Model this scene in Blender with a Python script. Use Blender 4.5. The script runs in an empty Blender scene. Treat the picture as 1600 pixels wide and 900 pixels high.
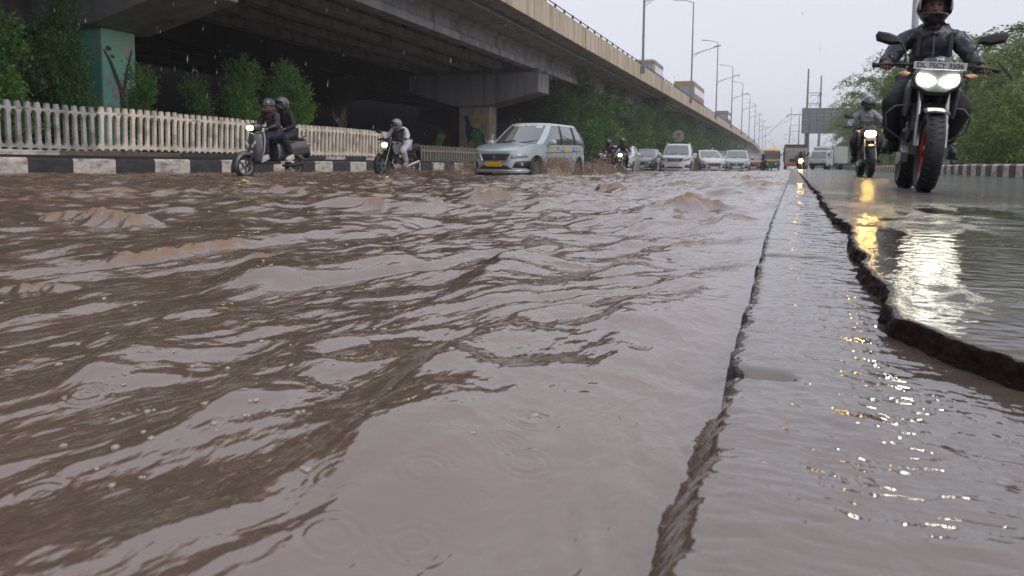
import bpy, bmesh, math, random
import numpy as np
from mathutils import Vector, Matrix

R = math.radians
SC = bpy.context.scene
COL = SC.collection

# ------------------------------------------------------------------ camera
CAM_H = 0.33
cd = bpy.data.cameras.new("camera")
cam = bpy.data.objects.new("camera", cd); COL.objects.link(cam)
cd.sensor_width = 36.0; cd.lens = 26.0
cd.shift_y = -(450 - 341.5) / 1600.0
cd.clip_start = 0.02; cd.clip_end = 5000
cd.dof.use_dof = True; cd.dof.focus_distance = 2.2; cd.dof.aperture_fstop = 14.0
yaw, pit, rol = R(20.8), R(4.2), R(0.6)
f_ = Vector((-math.sin(yaw) * math.cos(pit), math.cos(yaw) * math.cos(pit), -math.sin(pit)))
r_ = Vector((math.cos(yaw), math.sin(yaw), 0)); u_ = r_.cross(f_)
r2 = r_ * math.cos(rol) + u_ * math.sin(rol); u2 = u_ * math.cos(rol) - r_ * math.sin(rol)
cam.matrix_world = Matrix(((r2.x, u2.x, -f_.x, 0), (r2.y, u2.y, -f_.y, 0), (r2.z, u2.z, -f_.z, CAM_H), (0, 0, 0, 1)))
SC.camera = cam

# ------------------------------------------------------------------ world, sun, exposure
W = bpy.data.worlds.new("World"); SC.world = W; W.use_nodes = True
nt = W.node_tree; bg = nt.nodes["Background"]
sky = nt.nodes.new("ShaderNodeTexSky"); sky.sky_type = 'NISHITA'; sky.sun_disc = False
sky.sun_elevation = R(48); sky.sun_rotation = R(115); sky.dust_density = 4.0; sky.air_density = 1.0
hs = nt.nodes.new("ShaderNodeHueSaturation"); hs.inputs['Saturation'].default_value = 0.25
mx = nt.nodes.new("ShaderNodeMix"); mx.data_type = 'RGBA'; mx.inputs[0].default_value = 0.82
nt.links.new(sky.outputs[0], hs.inputs['Color']); nt.links.new(hs.outputs[0], mx.inputs[6])
mx.inputs[7].default_value = (6.3, 6.5, 7.3, 1)
nt.links.new(mx.outputs[2], bg.inputs[0]); bg.inputs[1].default_value = 0.10
sl = bpy.data.lights.new("sun", 'SUN'); sl.energy = 0.6; sl.angle = R(30); sl.color = (1, 0.96, 0.92)
sun = bpy.data.objects.new("sun", sl); COL.objects.link(sun)
sd = Vector((math.sin(R(115)) * math.cos(R(48)), math.cos(R(115)) * math.cos(R(48)), math.sin(R(48))))
sun.rotation_euler = sd.to_track_quat('Z', 'Y').to_euler()
vs = SC.view_settings; vs.view_transform = 'Standard'; vs.look = 'None'; vs.gamma = 1; vs.exposure = 0.5
vs.use_curve_mapping = False
cy = SC.cycles
cy.max_bounces = 7; cy.diffuse_bounces = 3; cy.glossy_bounces = 4; cy.transmission_bounces = 4; cy.transparent_max_bounces = 8
cy.volume_bounces = 1; cy.sample_clamp_indirect = 6; cy.use_denoising = True
cy.caustics_reflective = False; cy.caustics_refractive = False

# ------------------------------------------------------------------ materials
_M = {}
def M(name, col, rough=0.5, metal=0.0, var=0.15, scale=6.0, bump=0.0, bscale=40.0, coat=0.0, ior=1.5,
      emis=None, estr=0.0, stain=None, sscale=(1, 1, 1), samt=0.5, trans=0.0, attr=None, attr_col=None):
    if name in _M: return _M[name]
    m = bpy.data.materials.new(name); m.use_nodes = True; n = m.node_tree.nodes; l = m.node_tree.links
    b = n["Principled BSDF"]
    b.inputs['Roughness'].default_value = rough; b.inputs['Metallic'].default_value = metal
    b.inputs['IOR'].default_value = ior
    if coat: b.inputs['Coat Weight'].default_value = coat; b.inputs['Coat Roughness'].default_value = 0.05
    if trans: b.inputs['Transmission Weight'].default_value = trans
    tc = n.new("ShaderNodeTexCoord")
    nz = n.new("ShaderNodeTexNoise"); nz.inputs['Scale'].default_value = scale; nz.inputs['Detail'].default_value = 5
    l.new(tc.outputs['Object'], nz.inputs['Vector'])
    c = n.new("ShaderNodeMix"); c.data_type = 'RGBA'
    c.inputs[6].default_value = tuple(max(0, v * (1 - var)) for v in col) + (1,)
    c.inputs[7].default_value = tuple(min(1, v * (1 + var)) for v in col) + (1,)
    l.new(nz.outputs['Fac'], c.inputs[0]); out = c.outputs[2]
    if attr:
        at = n.new("ShaderNodeAttribute"); at.attribute_name = attr
        c2 = n.new("ShaderNodeMix"); c2.data_type = 'RGBA'; c2.inputs[7].default_value = tuple(attr_col) + (1,)
        l.new(at.outputs['Fac'], c2.inputs[0]); l.new(out, c2.inputs[6]); out = c2.outputs[2]
    if stain:
        mp = n.new("ShaderNodeMapping"); mp.inputs['Scale'].default_value = sscale
        l.new(tc.outputs['Object'], mp.inputs[0])
        n2 = n.new("ShaderNodeTexNoise"); n2.inputs['Scale'].default_value = 1.0; n2.inputs['Detail'].default_value = 7
        n2.inputs['Roughness'].default_value = 0.65
        l.new(mp.outputs[0], n2.inputs['Vector'])
        rp = n.new("ShaderNodeMapRange"); rp.inputs[1].default_value = 0.45; rp.inputs[2].default_value = 0.68
        rp.inputs[4].default_value = samt
        l.new(n2.outputs['Fac'], rp.inputs[0])
        c3 = n.new("ShaderNodeMix"); c3.data_type = 'RGBA'; c3.inputs[7].default_value = tuple(stain) + (1,)
        l.new(rp.outputs[0], c3.inputs[0]); l.new(out, c3.inputs[6]); out = c3.outputs[2]
    l.new(out, b.inputs['Base Color'])
    if bump:
        n3 = n.new("ShaderNodeTexNoise"); n3.inputs['Scale'].default_value = bscale; n3.inputs['Detail'].default_value = 6
        l.new(tc.outputs['Object'], n3.inputs['Vector'])
        bp = n.new("ShaderNodeBump"); bp.inputs['Strength'].default_value = bump; bp.inputs['Distance'].default_value = 0.02
        l.new(n3.outputs['Fac'], bp.inputs['Height']); l.new(bp.outputs[0], b.inputs['Normal'])
    if emis:
        b.inputs['Emission Color'].default_value = tuple(emis) + (1,); b.inputs['Emission Strength'].default_value = estr
    _M[name] = m; return m

# ------------------------------------------------------------------ mesh helpers
def link(o, parent=None):
    COL.objects.link(o)
    if parent is not None: o.parent = parent
    return o
def tag(o, label=None, cat=None, group=None, kind=None):
    if label: o['label'] = label
    if cat: o['category'] = cat
    if group: o['group'] = group
    if kind: o['kind'] = kind
    return o
def empty(name, loc=(0, 0, 0), rz=0.0, label=None, cat=None, group=None):
    o = bpy.data.objects.new(name, None); o.empty_display_size = 0.2
    link(o); o.location = loc; o.rotation_euler = (0, 0, rz)
    return tag(o, label, cat, group)
def copy_tree(o, parent=None):
    c = o.copy(); COL.objects.link(c)
    if parent is not None: c.parent = parent
    for ch in list(o.children): copy_tree(ch, c)
    return c

class G:
    def __init__(s): s.v = []; s.f = []; s.mi = []; s.cur = 0
    def add(s, vs, fs):
        k = len(s.v); s.v += [tuple(p) for p in vs]
        for f in fs: s.f.append(tuple(i + k for i in f)); s.mi.append(s.cur)
        return s
    def box(s, c, d, rot=None):
        x, y, z = d[0] / 2, d[1] / 2, d[2] / 2
        P = [Vector(p) for p in ((-x, -y, -z), (x, -y, -z), (x, y, -z), (-x, y, -z), (-x, -y, z), (x, -y, z), (x, y, z), (-x, y, z))]
        if rot is not None: P = [rot @ p for p in P]
        c = Vector(c)
        return s.add([p + c for p in P], [(3, 2, 1, 0), (4, 5, 6, 7), (0, 1, 5, 4), (1, 2, 6, 5), (2, 3, 7, 6), (3, 0, 4, 7)])
    def boxz(s, x0, x1, y0, y1, z0, z1): return s.box(((x0 + x1) / 2, (y0 + y1) / 2, (z0 + z1) / 2), (x1 - x0, y1 - y0, z1 - z0))
    def tube(s, pts, r, n=8, cap=True, flat=1.0):
        pts = [Vector(p) for p in pts]; m = len(pts)
        rr = r if isinstance(r, (list, tuple)) else [r] * m
        T = []
        for i in range(m):
            t = pts[min(i + 1, m - 1)] - pts[max(i - 1, 0)]
            T.append(t.normalized() if t.length > 1e-9 else Vector((0, 0, 1)))
        a = T[0].orthogonal().normalized()
        if abs(T[0].z) < 0.95: a = (Vector((0, 0, 1)) - T[0] * T[0].z).normalized()
        vs = []
        for i in range(m):
            a = (a - T[i] * a.dot(T[i])).normalized(); b = T[i].cross(a)
            for j in range(n):
                q = 2 * math.pi * j / n
                vs.append(pts[i] + a * (math.cos(q) * rr[i] * flat) + b * (math.sin(q) * rr[i]))
        fs = [(i * n + j, i * n + (j + 1) % n, (i + 1) * n + (j + 1) % n, (i + 1) * n + j) for i in range(m - 1) for j in range(n)]
        if cap: fs += [tuple(reversed(range(n))), tuple((m - 1) * n + j for j in range(n))]
        return s.add(vs, fs)
    def lathe(s, prof, c=(0, 0, 0), axis='X', n=24, close=False):
        # prof: list of (radius, along)
        c = Vector(c); vs = []; m = len(prof)
        for (r, a) in prof:
            for j in range(n):
                q = 2 * math.pi * j / n; u, w = r * math.cos(q), r * math.sin(q)
                p = {'X': (a, u, w), 'Y': (w, a, u), 'Z': (u, w, a)}[axis]
                vs.append(c + Vector(p))
        L = m if close else m - 1
        fs = [(i * n + j, i * n + (j + 1) % n, ((i + 1) % m) * n + (j + 1) % n, ((i + 1) % m) * n + j) for i in range(L) for j in range(n)]
        if not close: fs += [tuple(reversed(range(n))), tuple((m - 1) * n + j for j in range(n))]
        return s.add(vs, fs)
    def ell(s, c, r, nu=14, nv=10, rot=None, pw=1.0):
        c = Vector(c); vs = []
        for i in range(nv + 1):
            t = math.pi * i / nv - math.pi / 2
            for j in range(nu):
                q = 2 * math.pi * j / nu
                sg = lambda v: math.copysign(abs(v) ** pw, v)
                p = Vector((r[0] * sg(math.cos(t)) * sg(math.cos(q)), r[1] * sg(math.cos(t)) * sg(math.sin(q)), r[2] * sg(math.sin(t))))
                if rot is not None: p = rot @ p
                vs.append(c + p)
        fs = [(i * nu + j, i * nu + (j + 1) % nu, (i + 1) * nu + (j + 1) % nu, (i + 1) * nu + j) for i in range(nv) for j in range(nu)]
        return s.add(vs, fs)
    def prism(s, poly, t0, t1, axis='X', c=(0, 0, 0)):
        # poly in the plane normal to axis; X -> (y,z), Y -> (x,z), Z -> (x,y)
        n = len(poly); c = Vector(c); vs = []
        for t in (t0, t1):
            for (a, b) in poly:
                vs.append(c + Vector({'X': (t, a, b), 'Y': (a, t, b), 'Z': (a, b, t)}[axis]))
        fs = [tuple(range(n)), tuple(reversed(range(n, 2 * n)))] + [((i + 1) % n, i, n + i, n + (i + 1) % n) for i in range(n)]
        return s.add(vs, fs)
    def grid(s, P, thick=None):
        # P: 2-D list of points
        a, b = len(P), len(P[0])
        return s.add([p for row in P for p in row], [(i * b + j, i * b + j + 1, (i + 1) * b + j + 1, (i + 1) * b + j) for i in range(a - 1) for j in range(b - 1)])
    def build(s, name, mats, parent=None, smooth=True, bevel=0.0, ang=35, solid=0.0, fix=True):
        me = bpy.data.meshes.new(name)
        me.from_pydata([tuple(p) for p in s.v], [], s.f)
        if not isinstance(mats, (list, tuple)): mats = [mats]
        for m in mats: me.materials.append(m)
        me.polygons.foreach_set('material_index', s.mi)
        if fix:
            bm = bmesh.new(); bm.from_mesh(me)
            bmesh.ops.remove_doubles(bm, verts=bm.verts, dist=1e-6)
            bmesh.ops.recalc_face_normals(bm, faces=bm.faces); bm.to_mesh(me); bm.free()
        if smooth:
            me.polygons.foreach_set('use_smooth', [True] * len(me.polygons)); me.set_sharp_from_angle(angle=R(ang))
        me.update()
        o = bpy.data.objects.new(name, me); link(o, parent)
        if solid:
            md = o.modifiers.new('solid', 'SOLIDIFY'); md.thickness = solid; md.offset = 0
        if bevel:
            md = o.modifiers.new('bevel', 'BEVEL'); md.width = bevel; md.segments = 2; md.limit_method = 'ANGLE'; md.angle_limit = R(40)
        return o

def bake(o):
    dg = bpy.context.evaluated_depsgraph_get()
    me = bpy.data.meshes.new_from_object(o.evaluated_get(dg))
    o.modifiers.clear(); o.data = me
    return o
def text(name, s, size, mat, parent, loc, rot, ext=0.001, bold=0.0):
    cu = bpy.data.curves.new(name, 'FONT'); cu.body = s; cu.size = size; cu.extrude = ext; cu.offset = bold
    cu.align_x = 'CENTER'; cu.align_y = 'CENTER'
    o = bpy.data.objects.new(name, cu); COL.objects.link(o)
    dg = bpy.context.evaluated_depsgraph_get(); me = bpy.data.meshes.new_from_object(o.evaluated_get(dg))
    bpy.data.objects.remove(o); me.materials.clear(); me.materials.append(mat)
    o = bpy.data.objects.new(name, me); link(o, parent); o.location = loc; o.rotation_euler = rot
    return o

# ------------------------------------------------------------------ numpy noise
def perlin(x, y, seed):
    rs = np.random.RandomState(seed); p = rs.permutation(512); p = np.concatenate([p, p])
    ang = rs.rand(1024) * 2 * np.pi; gx, gy = np.cos(ang), np.sin(ang)
    xi = np.floor(x).astype(np.int64); yi = np.floor(y).astype(np.int64); xf = x - xi; yf = y - yi
    def g(ix, iy, dx, dy):
        h = p[(p[ix & 511] + iy) & 511]
        return gx[h] * dx + gy[h] * dy
    u = xf * xf * xf * (xf * (xf * 6 - 15) + 10); v = yf * yf * yf * (yf * (yf * 6 - 15) + 10)
    a = g(xi, yi, xf, yf); b = g(xi + 1, yi, xf - 1, yf); c = g(xi, yi + 1, xf, yf - 1); d = g(xi + 1, yi + 1, xf - 1, yf - 1)
    return ((a + (b - a) * u) + ((c + (d - c) * u) - (a + (b - a) * u)) * v) * 1.5
def sstep(a, b, x):
    t = np.clip((x - a) / (b - a), 0, 1); return t * t * (3 - 2 * t)
def npmesh(name, X, Y, Z, mats, attrs=None, parent=None):
    ny, nx = X.shape
    me = bpy.data.meshes.new(name); me.vertices.add(ny * nx)
    me.vertices.foreach_set('co', np.stack([X, Y, Z], -1).astype(np.float32).ravel())
    i = np.arange((ny - 1) * (nx - 1)); a = (i // (nx - 1)) * nx + i % (nx - 1)
    q = np.stack([a, a + 1, a + nx + 1, a + nx], -1).astype(np.int32)
    me.loops.add(q.size); me.loops.foreach_set('vertex_index', q.ravel())
    me.polygons.add(len(q)); me.polygons.foreach_set('loop_start', np.arange(0, q.size, 4, dtype=np.int32))
    me.polygons.foreach_set('use_smooth', np.ones(len(q), bool))
    me.materials.append(mats); me.update(calc_edges=True)
    for k, v in (attrs or {}).items():
        at = me.attributes.new(k, 'FLOAT', 'POINT'); at.data.foreach_set('value', v.astype(np.float32).ravel())
    o = bpy.data.objects.new(name, me); link(o, parent); return o

# ------------------------------------------------------------------ the flooded road
CRESTS = [(-1.76, 1.50, -1.66, 1.93, .050, .050), (-1.47, 1.72, -1.33, 1.73, .022, .03), (-3.10, 2.36, -2.50, 2.31, .10, .09),
          (-1.64, 1.12, -1.50, 1.20, .030, .04), (-.62, 3.74, -.40, 4.02, .075, .09), (-1.97, 7.85, -1.72, 8.03, .15, .12),
          (-1.58, 9.92, -1.36, 10.09, .11, .12), (-.30, 3.52, -.15, 3.27, .04, .05), (-2.37, 3.75, -2.25, 3.82, .06, .06),
          (-2.21, 4.16, -2.08, 4.23, .06, .07), (-2.00, 4.45, -1.83, 4.75, .09, .07), (-.57, 1.76, -.35, 1.83, .016, .018),
          (-.33, 2.20, -.24, 2.25, .022, .025), 
          (-.34, 8.85, -.28, 9.40, .09, .07), (-2.75, 6.2, -2.68, 6.65, .08, .08), (-4.4, 5.4, -4.1, 5.57, .08, .08),
          (-5.5, 9.0, -4.9, 9.3, .08, .1), (-3.2, 11.2, -2.7, 11.6, .10, .12), (-.9, 13.5, -.4, 14.2, .10, .12), (-6.5, 7.3, -6.0, 7.5, .07, .1)]
RINGS = [(-.511, .704, .022, .0012), (-.422, .618, .016, .0011), (-.602, .530, .014, .0010), (-.687, .554, .024, .0012), (-.197, .519, .017, .0005),
         (-.582, .465, .012, .0008), (-.035, .97, .016, .0006), (.02, 1.0, .035, .0006), (-.702, .877, .02, .0010), (-.629, .931, .018, .001),
         (.297, 1.70, .02, .0007), (-.185, .429, .012, .0005), (-.779, .57, .018, .001), (-.198, 1.095, .018, .0006)]
SWELLS = [([(-.16, .95), (-.20, .75), (-.17, .58), (-.13, .42)], .007, .05, .022), ([(-.30, .62), (-.24, .50), (-.21, .38)], .006, .04, .02), ([(-.12, 1.35), (-.17, 1.15), (-.14, .95)], .008, .04, .02), ([(-.36, 1.25), (-.37, 1.0), (-.35, .72), (-.30, .50), (-.24, .34)], .026, .075, .030), ([(-.62, .95), (-.58, .75), (-.50, .58), (-.42, .42)], .020, .07, .03),
          ([(-.20, 1.55), (-.24, 1.2), (-.20, .90), (-.15, .70)], .012, .06, .03), ([(-1.0, 1.1), (-.90, .85), (-.78, .66), (-.66, .52)], .024, .09, .04),
          ([(-.70, 2.0), (-.66, 1.7), (-.60, 1.4), (-.56, 1.15)], .024, .09, .04), ([(-.34, 2.7), (-.40, 2.2), (-.38, 1.8), (-.33, 1.5)], .022, .10, .045), ([(-1.4, 1.9), (-1.25, 1.5), (-1.05, 1.2)], .03, .11, .05)]
def strip_edge(Y):
    e = -0.051 - 0.021 * sstep(0.4, 3.0, Y)
    e = e + 0.0050 * perlin(Y * 14, Y * 0 + 3.3, 5) + 0.0032 * perlin(Y * 50, Y * 0 + 1.7, 6)
    e = e + 0.014 * np.exp(-((Y - 0.745) / 0.016) ** 2) + 0.006 * np.exp(-((Y - 1.3) / 0.03) ** 2)
    return e
AY = [0.45, 0.55, 0.68, 0.784, 0.859, 0.928, 0.974, 1.06, 1.233, 1.452, 1.60, 1.936, 2.4, 2.912, 4.022, 5.5, 7.158, 12, 30, 400]
AX = [1.60, 0.85, 0.36, 0.202, 0.165, 0.140, 0.116, 0.120, 0.134, 0.121, 0.142, 0.136, 0.160, 0.153, 0.155, 0.170, 0.161, 0.17, 0.17, 0.17]
def asph_edge(Y):
    e = np.interp(Y, AY, AX)
    s = np.clip(Y / 1.5, 0.5, 3)
    return e + 0.008 * s * perlin(Y * 7, Y * 0 + .5, 15) + 0.005 * s * perlin(Y * 22, Y * 0 + 9.2, 16) + 0.002 * perlin(Y * 70, Y * 0 + 4.4, 17)

def water_node(m):
    n = m.node_tree.nodes; l = m.node_tree.links; b = n["Principled BSDF"]
    tc = n.new("ShaderNodeTexCoord")
    def ns(scale, sx, sy, det=4, rough=0.55, dist=0.0):
        mp = n.new("ShaderNodeMapping"); mp.inputs['Scale'].default_value = (sx, sy, 1); mp.inputs['Rotation'].default_value = (0, 0, R(-14))
        l.new(tc.outputs['Object'], mp.inputs[0])
        t = n.new("ShaderNodeTexNoise"); t.inputs['Scale'].default_value = scale; t.inputs['Detail'].default_value = det
        t.inputs['Roughness'].default_value = rough; t.inputs['Distortion'].default_value = dist
        l.new(mp.outputs[0], t.inputs['Vector']); return t.outputs['Fac']
    def attr(k):
        a = n.new("ShaderNodeAttribute"); a.attribute_name = k; return a.outputs['Fac']
    def mix(f, a, c):
        x = n.new("ShaderNodeMix"); x.data_type = 'RGBA'
        if hasattr(f, 'links'): l.new(f, x.inputs[0])
        else: x.inputs[0].default_value = f
        for v, k in ((a, 6), (c, 7)):
            if hasattr(v, 'links'): l.new(v, x.inputs[k])
            else: x.inputs[k].default_value = tuple(v) + (1,)
        return x.outputs[2]
    return n, l, b, ns, attr, mix

def build_water():
    NL, NR = 820, 130
    Ys = np.concatenate([np.linspace(-1.2, 0.22, 30)[:-1], np.linspace(0.22, 0.6, 190)[:-1], 0.6 * np.exp(np.arange(0, 1180) * 0.0056)])
    Ys = Ys[Ys < 430]
    Yc = Ys[:, None]
    e = strip_edge(Ys)[:, None]
    Y0 = np.maximum(Yc, 0.3) * 0.8; a = np.arcsinh(13.9 / Y0)
    s = np.linspace(1, 0, NL)[None, :] ** 1.0
    XL = e - 0.0015 - Y0 * np.sinh(a * s) * (13.9 / (Y0 * np.sinh(a)))
    rx = np.minimum(np.interp(Ys, AY, AX), 1.2)[:, None] + 0.10 + 0.02 * np.clip(Yc - 2, 0, 6)
    rx = np.where(Yc < 0.45, 1.3, rx)
    s2 = np.linspace(0, 1, NR)[None, :] ** 1.25
    XR = e + 0.0005 + s2 * (rx - e)
    X = np.concatenate([XL, XR], 1); Y = np.broadcast_to(Yc, X.shape).copy()
    u = X - e
    dist = np.sqrt(X ** 2 + Y ** 2)
    # flow-warped coordinates
    wx = X + 0.16 * perlin(X * 1.1, Y * 0.7, 1) + 0.04 * perlin(X * 4, Y * 2.5, 2)
    wy = Y + 0.20 * perlin(X * 0.9 + 7, Y * 0.6, 3)
    ca, sa = math.cos(R(17)), math.sin(R(17))
    p = wx * ca - wy * sa; q = wx * sa + wy * ca      # p across the flow, q along it
    att = lambda lam: 1 / (1 + (dist / (lam * 42)) ** 3)
    h = 0.046 * perlin(p / 0.70, q / 1.7, 11) * (0.75 + 0.45 * sstep(1, 5, dist))
    n2 = perlin(p / 0.40 + 3, q / 1.05, 12); h += 0.0280 * (0.55 - np.abs(n2)) 
    h += 0.0150 * perlin(p / 0.17, q / 0.50, 13) * att(0.5)
    n3 = perlin(p / 0.11 + 5, q / 0.30, 14); h += 0.0070 * (0.5 - np.abs(n3)) * att(0.4)
    k = 0.35 + 0.65 * sstep(-0.2, 0.5, perlin(X * 1.3, Y * 0.9, 21))
    h += 0.0036 * perlin(p / 0.045, q / 0.16, 22) * k * att(0.18)
    h += 0.0013 * perlin(p / 0.020, q / 0.09, 23) * k * att(0.09)
    h += 0.0085 * (0.5 - np.abs(perlin(X / 0.26 + 2, Y / 0.30, 15))) * att(0.6) + 0.0030 * perlin(X / 0.10, Y / 0.12 + 4, 16) * att(0.3)
    h += 0.0022 * (0.5 - np.abs(perlin(p / 0.034, q / 0.24, 24))) * att(0.12) * k + 0.00045 * perlin(X / 0.011, Y / 0.018, 25) * att(0.05)
    # choppy cross chop farther out
    far = sstep(1.6, 6, dist)
    cw = perlin(X / 0.55 + 9, Y / 0.8, 31); h += 0.050 * (0.45 - np.abs(cw)) * far
    c2 = perlin(X / 0.24, Y / 0.42, 32); h += 0.026 * (0.5 - np.abs(c2)) * far * att(1.2)
    h += 0.022 * perlin(X / 1.5, Y / 1.9, 33) * far
    foam = np.zeros_like(h)
    fn = perlin(X / 0.12, Y / 0.16, 41) + 0.6 * perlin(X / 0.05, Y / 0.06, 42)
    foam = np.maximum(foam, sstep(0.025, 0.05, h + 0.006 * fn) * far * sstep(-0.1, 0.5, fn) * 0.75)
    # breaking crests: (x0,y0,x1,y1,height,width)
    CR = CRESTS
    for (x0, y0, x1, y1, hh, ww) in CR:
        dx, dy = x1 - x0, y1 - y0; L = math.hypot(dx, dy); tx, ty = dx / L, dy / L
        uu = ((X - x0) * tx + (Y - y0) * ty) / L; vv = -(X - x0) * ty + (Y - y0) * tx
        ww = ww * .85; vv = vv + 0.9 * ww * perlin(uu * 3, uu * 0 + x0, 51) + .3 * ww * perlin(uu * 13, uu * 0 + x0, 55) + 0.5 * ww * (uu - .5) ** 2 * 4
        env = sstep(-0.15, 0.2, uu) * (1 - sstep(0.8, 1.15, uu))
        prof = np.where(vv > 0, np.exp(-(vv / (ww * 1.6)) ** 2), np.exp(-(vv / (ww * 0.75)) ** 2))
        sc_ = ww; jag = 1 + 0.45 * perlin(X / (sc_ * 1.6), Y / (sc_ * 1.6), 52) + 0.25 * perlin(X / (sc_ * .55), Y / (sc_ * .55), 53) + .14 * perlin(X / (sc_ * .22), Y / (sc_ * .22), 54)
        h += 0.50 * hh * env * prof * jag
        foam = np.maximum(foam, env * sstep(.45, .95, np.exp(-((vv - 0.1 * ww) / (ww * 0.8)) ** 2) + .35 * perlin(X / 0.045, Y / 0.04, 54) + .2 * perlin(X / 0.015, Y / 0.014, 56)))
        h += .10 * hh * env * np.exp(-(vv / (ww * .8)) ** 2) * perlin(X / 0.022, Y / 0.022, 59) * att(.12)
    h += 0.0012 * perlin(X / .045, Y / .060, 26) * att(.2) + 0.0022 * perlin(X / .10 + 3, Y / .09, 27) * att(.3)
    # long swells streaming past the lens
    for pl, hh, w0, w1 in SWELLS:
        best = np.full(X.shape, 1e9); sgn = np.zeros_like(X); tt = np.zeros_like(X)
        Lt = len(pl) - 1
        for i in range(Lt):
            x0, y0 = pl[i]; x1, y1 = pl[i + 1]; dx, dy = x1 - x0, y1 - y0; L2 = dx * dx + dy * dy
            t = np.clip(((X - x0) * dx + (Y - y0) * dy) / L2, 0, 1); ddx = X - x0 - t * dx; ddy = Y - y0 - t * dy; dd = np.hypot(ddx, ddy)
            m = dd < best; best = np.where(m, dd, best); sgn = np.where(m, np.sign(dx * ddy - dy * ddx), sgn); tt = np.where(m, (i + t) / Lt, tt)
        v = best * sgn + .012 * perlin(X / .09, Y / .12, 57) + .005 * perlin(X / .03, Y / .05, 58)
        h += hh * sstep(0, .25, tt) * (1 - sstep(.75, 1, tt)) * np.where(v > 0, np.exp(-(v / w0) ** 2), np.exp(-(np.abs(v) / w1) ** 1.5))
    # rain rings
    rs = np.random.RandomState(4)
    RG = [list(g) for g in RINGS]
    for _ in range(150):
        yy = 0.3 + 9 * rs.rand() ** 2; xx = -0.1 - (0.6 + yy * 1.3) * rs.rand(); RG.append([xx, yy, 0.007 + 0.018 * rs.rand() * (1 + .3 * yy), 0.0005 * (1 + .3 * yy)])
    ring = np.zeros_like(h)
    for (x0, y0, r0, amp) in RG:
        j0, j1 = np.searchsorted(Ys, [y0 - r0 * 2.2, y0 + r0 * 2.2])
        if j1 <= j0: continue
        d = np.sqrt((X[j0:j1] - x0) ** 2 + (Y[j0:j1] - y0) ** 2)
        ring[j0:j1] += amp * np.cos((d - r0) * 2 * np.pi / (r0 * 0.42)) * np.exp(-((d - r0 * 0.75) / (r0 * 0.45)) ** 2)
    # water levels
    lev = 0.098 * np.exp(np.minimum(u, 0) / 1.9) * (1 - 0.0 * Y)
    calm = sstep(0.0, 0.22, -u)                     # waves fade against the kerb strip
    cn = sstep(0.0, 0.26, -u)
    hl = lev + h * (0.25 + 0.75 * cn) * np.where(u < 0, sstep(-0.005, 0.08, -u) * 0.8 + 0.2, 0) + ring
    # sheet over the strip
    film = 0.1285 + 0.0011 * perlin(X / 0.07, Y / 0.035, 61) * (1 + 0.5 * np.clip(Y - 1, 0, 4)) + 0.0006 * perlin(X / 0.03, Y / 0.012, 62) + ring * 0.8
    film += 0.0006 * perlin(X / 0.012, Y / 0.006, 63) * att(0.05)
    near = 1 - sstep(0.62, 0.70, Y)
    film += near * (0.0030 * perlin(X / 0.10 + Y / .3, Y / 0.13, 64) + 0.0010 * perlin(X / 0.022, Y / 0.045, 65))
    dry = (1 - near) * np.exp(-(u / 0.007) ** 2) * (0.6 + 0.8 * perlin(X * 0, Y * 40, 66))
    crack = np.exp(-((Y - 1.79 - 0.012 * perlin(X * 20, Y * 0, 67)) / 0.016) ** 2) * (1 - sstep(0.04, 0.13, X)) * (1.3 + .6 * perlin(X * 30, Y * 0, 68))
    notch = np.exp(-((Y - 0.752 - 0.12 * (X + .05) ** 1.0 * 0) / 0.012) ** 2) * (1 - sstep(0.035, 0.055, u)) * 1.4
    film = film - 0.008 * np.clip(dry, 0, 1.2) - 0.007 * np.clip(crack, 0, 1.4) - 0.009 * np.clip(notch, 0, 1)
    # where the sheet spills over the strip edge near the lens it stays one smooth fold
    fold = sstep(-0.020, 0.008, u + .006 * perlin(Y * 12, Y * 0, 72))
    swl = lev - 0.004 * np.exp(-((u + 0.025) / 0.02) ** 2) + h * (0.25 + 0.6 * cn) + 0.0022 * perlin((u + .25 * Y) / 0.014, Y / 0.10, 71) * np.exp(-((u + 0.05) / 0.05) ** 2) + ring
    zn = swl * (1 - fold) + (film + 0.003 * np.exp(-((u - 0.03) / 0.03) ** 2)) * fold
    zf = np.where(u < 0, hl, film)
    Z = zn * near + zf * (1 - near)
    # far end of the strip is under water
    fade = sstep(7.0, 14.0, Y); Z = Z * (1 - fade * (u >= 0)) + fade * (u >= 0) * (0.118)
    mud = np.where(u < 0, 1.0, 0.0) * (1 - near) + near * (1 - 0.75 * sstep(-0.06, 0.06, u))
    m = bpy.data.materials.new("muddy_water"); m.use_nodes = True
    n, l, b, ns, attr, mix = water_node(m)
    c = mix(ns(2.5, 1.6, 1, 5), (0.112, 0.076, 0.057), (0.182, 0.128, 0.097))
    c = mix(attr('mud'), mix(ns(5, 1, 1, 5), (0.085, 0.068, 0.056), (0.125, 0.100, 0.082)), c)
    c = mix(attr('foam'), c, (0.255, 0.170, 0.105))
    l.new(c, b.inputs['Base Color'])
    rr = n.new("ShaderNodeMapRange"); rr.inputs[3].default_value = 0.035; rr.inputs[4].default_value = 0.6
    l.new(attr('foam'), rr.inputs[0]); l.new(rr.outputs[0], b.inputs['Roughness'])
    r3 = n.new("ShaderNodeMapRange"); r3.inputs[3].default_value = 0.5; r3.inputs[4].default_value = 0.05; l.new(attr('foam'), r3.inputs[0]); l.new(r3.outputs[0], b.inputs['Specular IOR Level'])
    b.inputs['IOR'].default_value = 2.3; b.inputs['Specular Tint'].default_value = (1, .935, .915, 1)
    bp = n.new("ShaderNodeBump"); bp.inputs['Strength'].default_value = 0.8; bp.inputs['Distance'].default_value = 0.0020
    l.new(ns(26, 2.4, 1, 3, 0.5, 0.3), bp.inputs['Height'])
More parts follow.
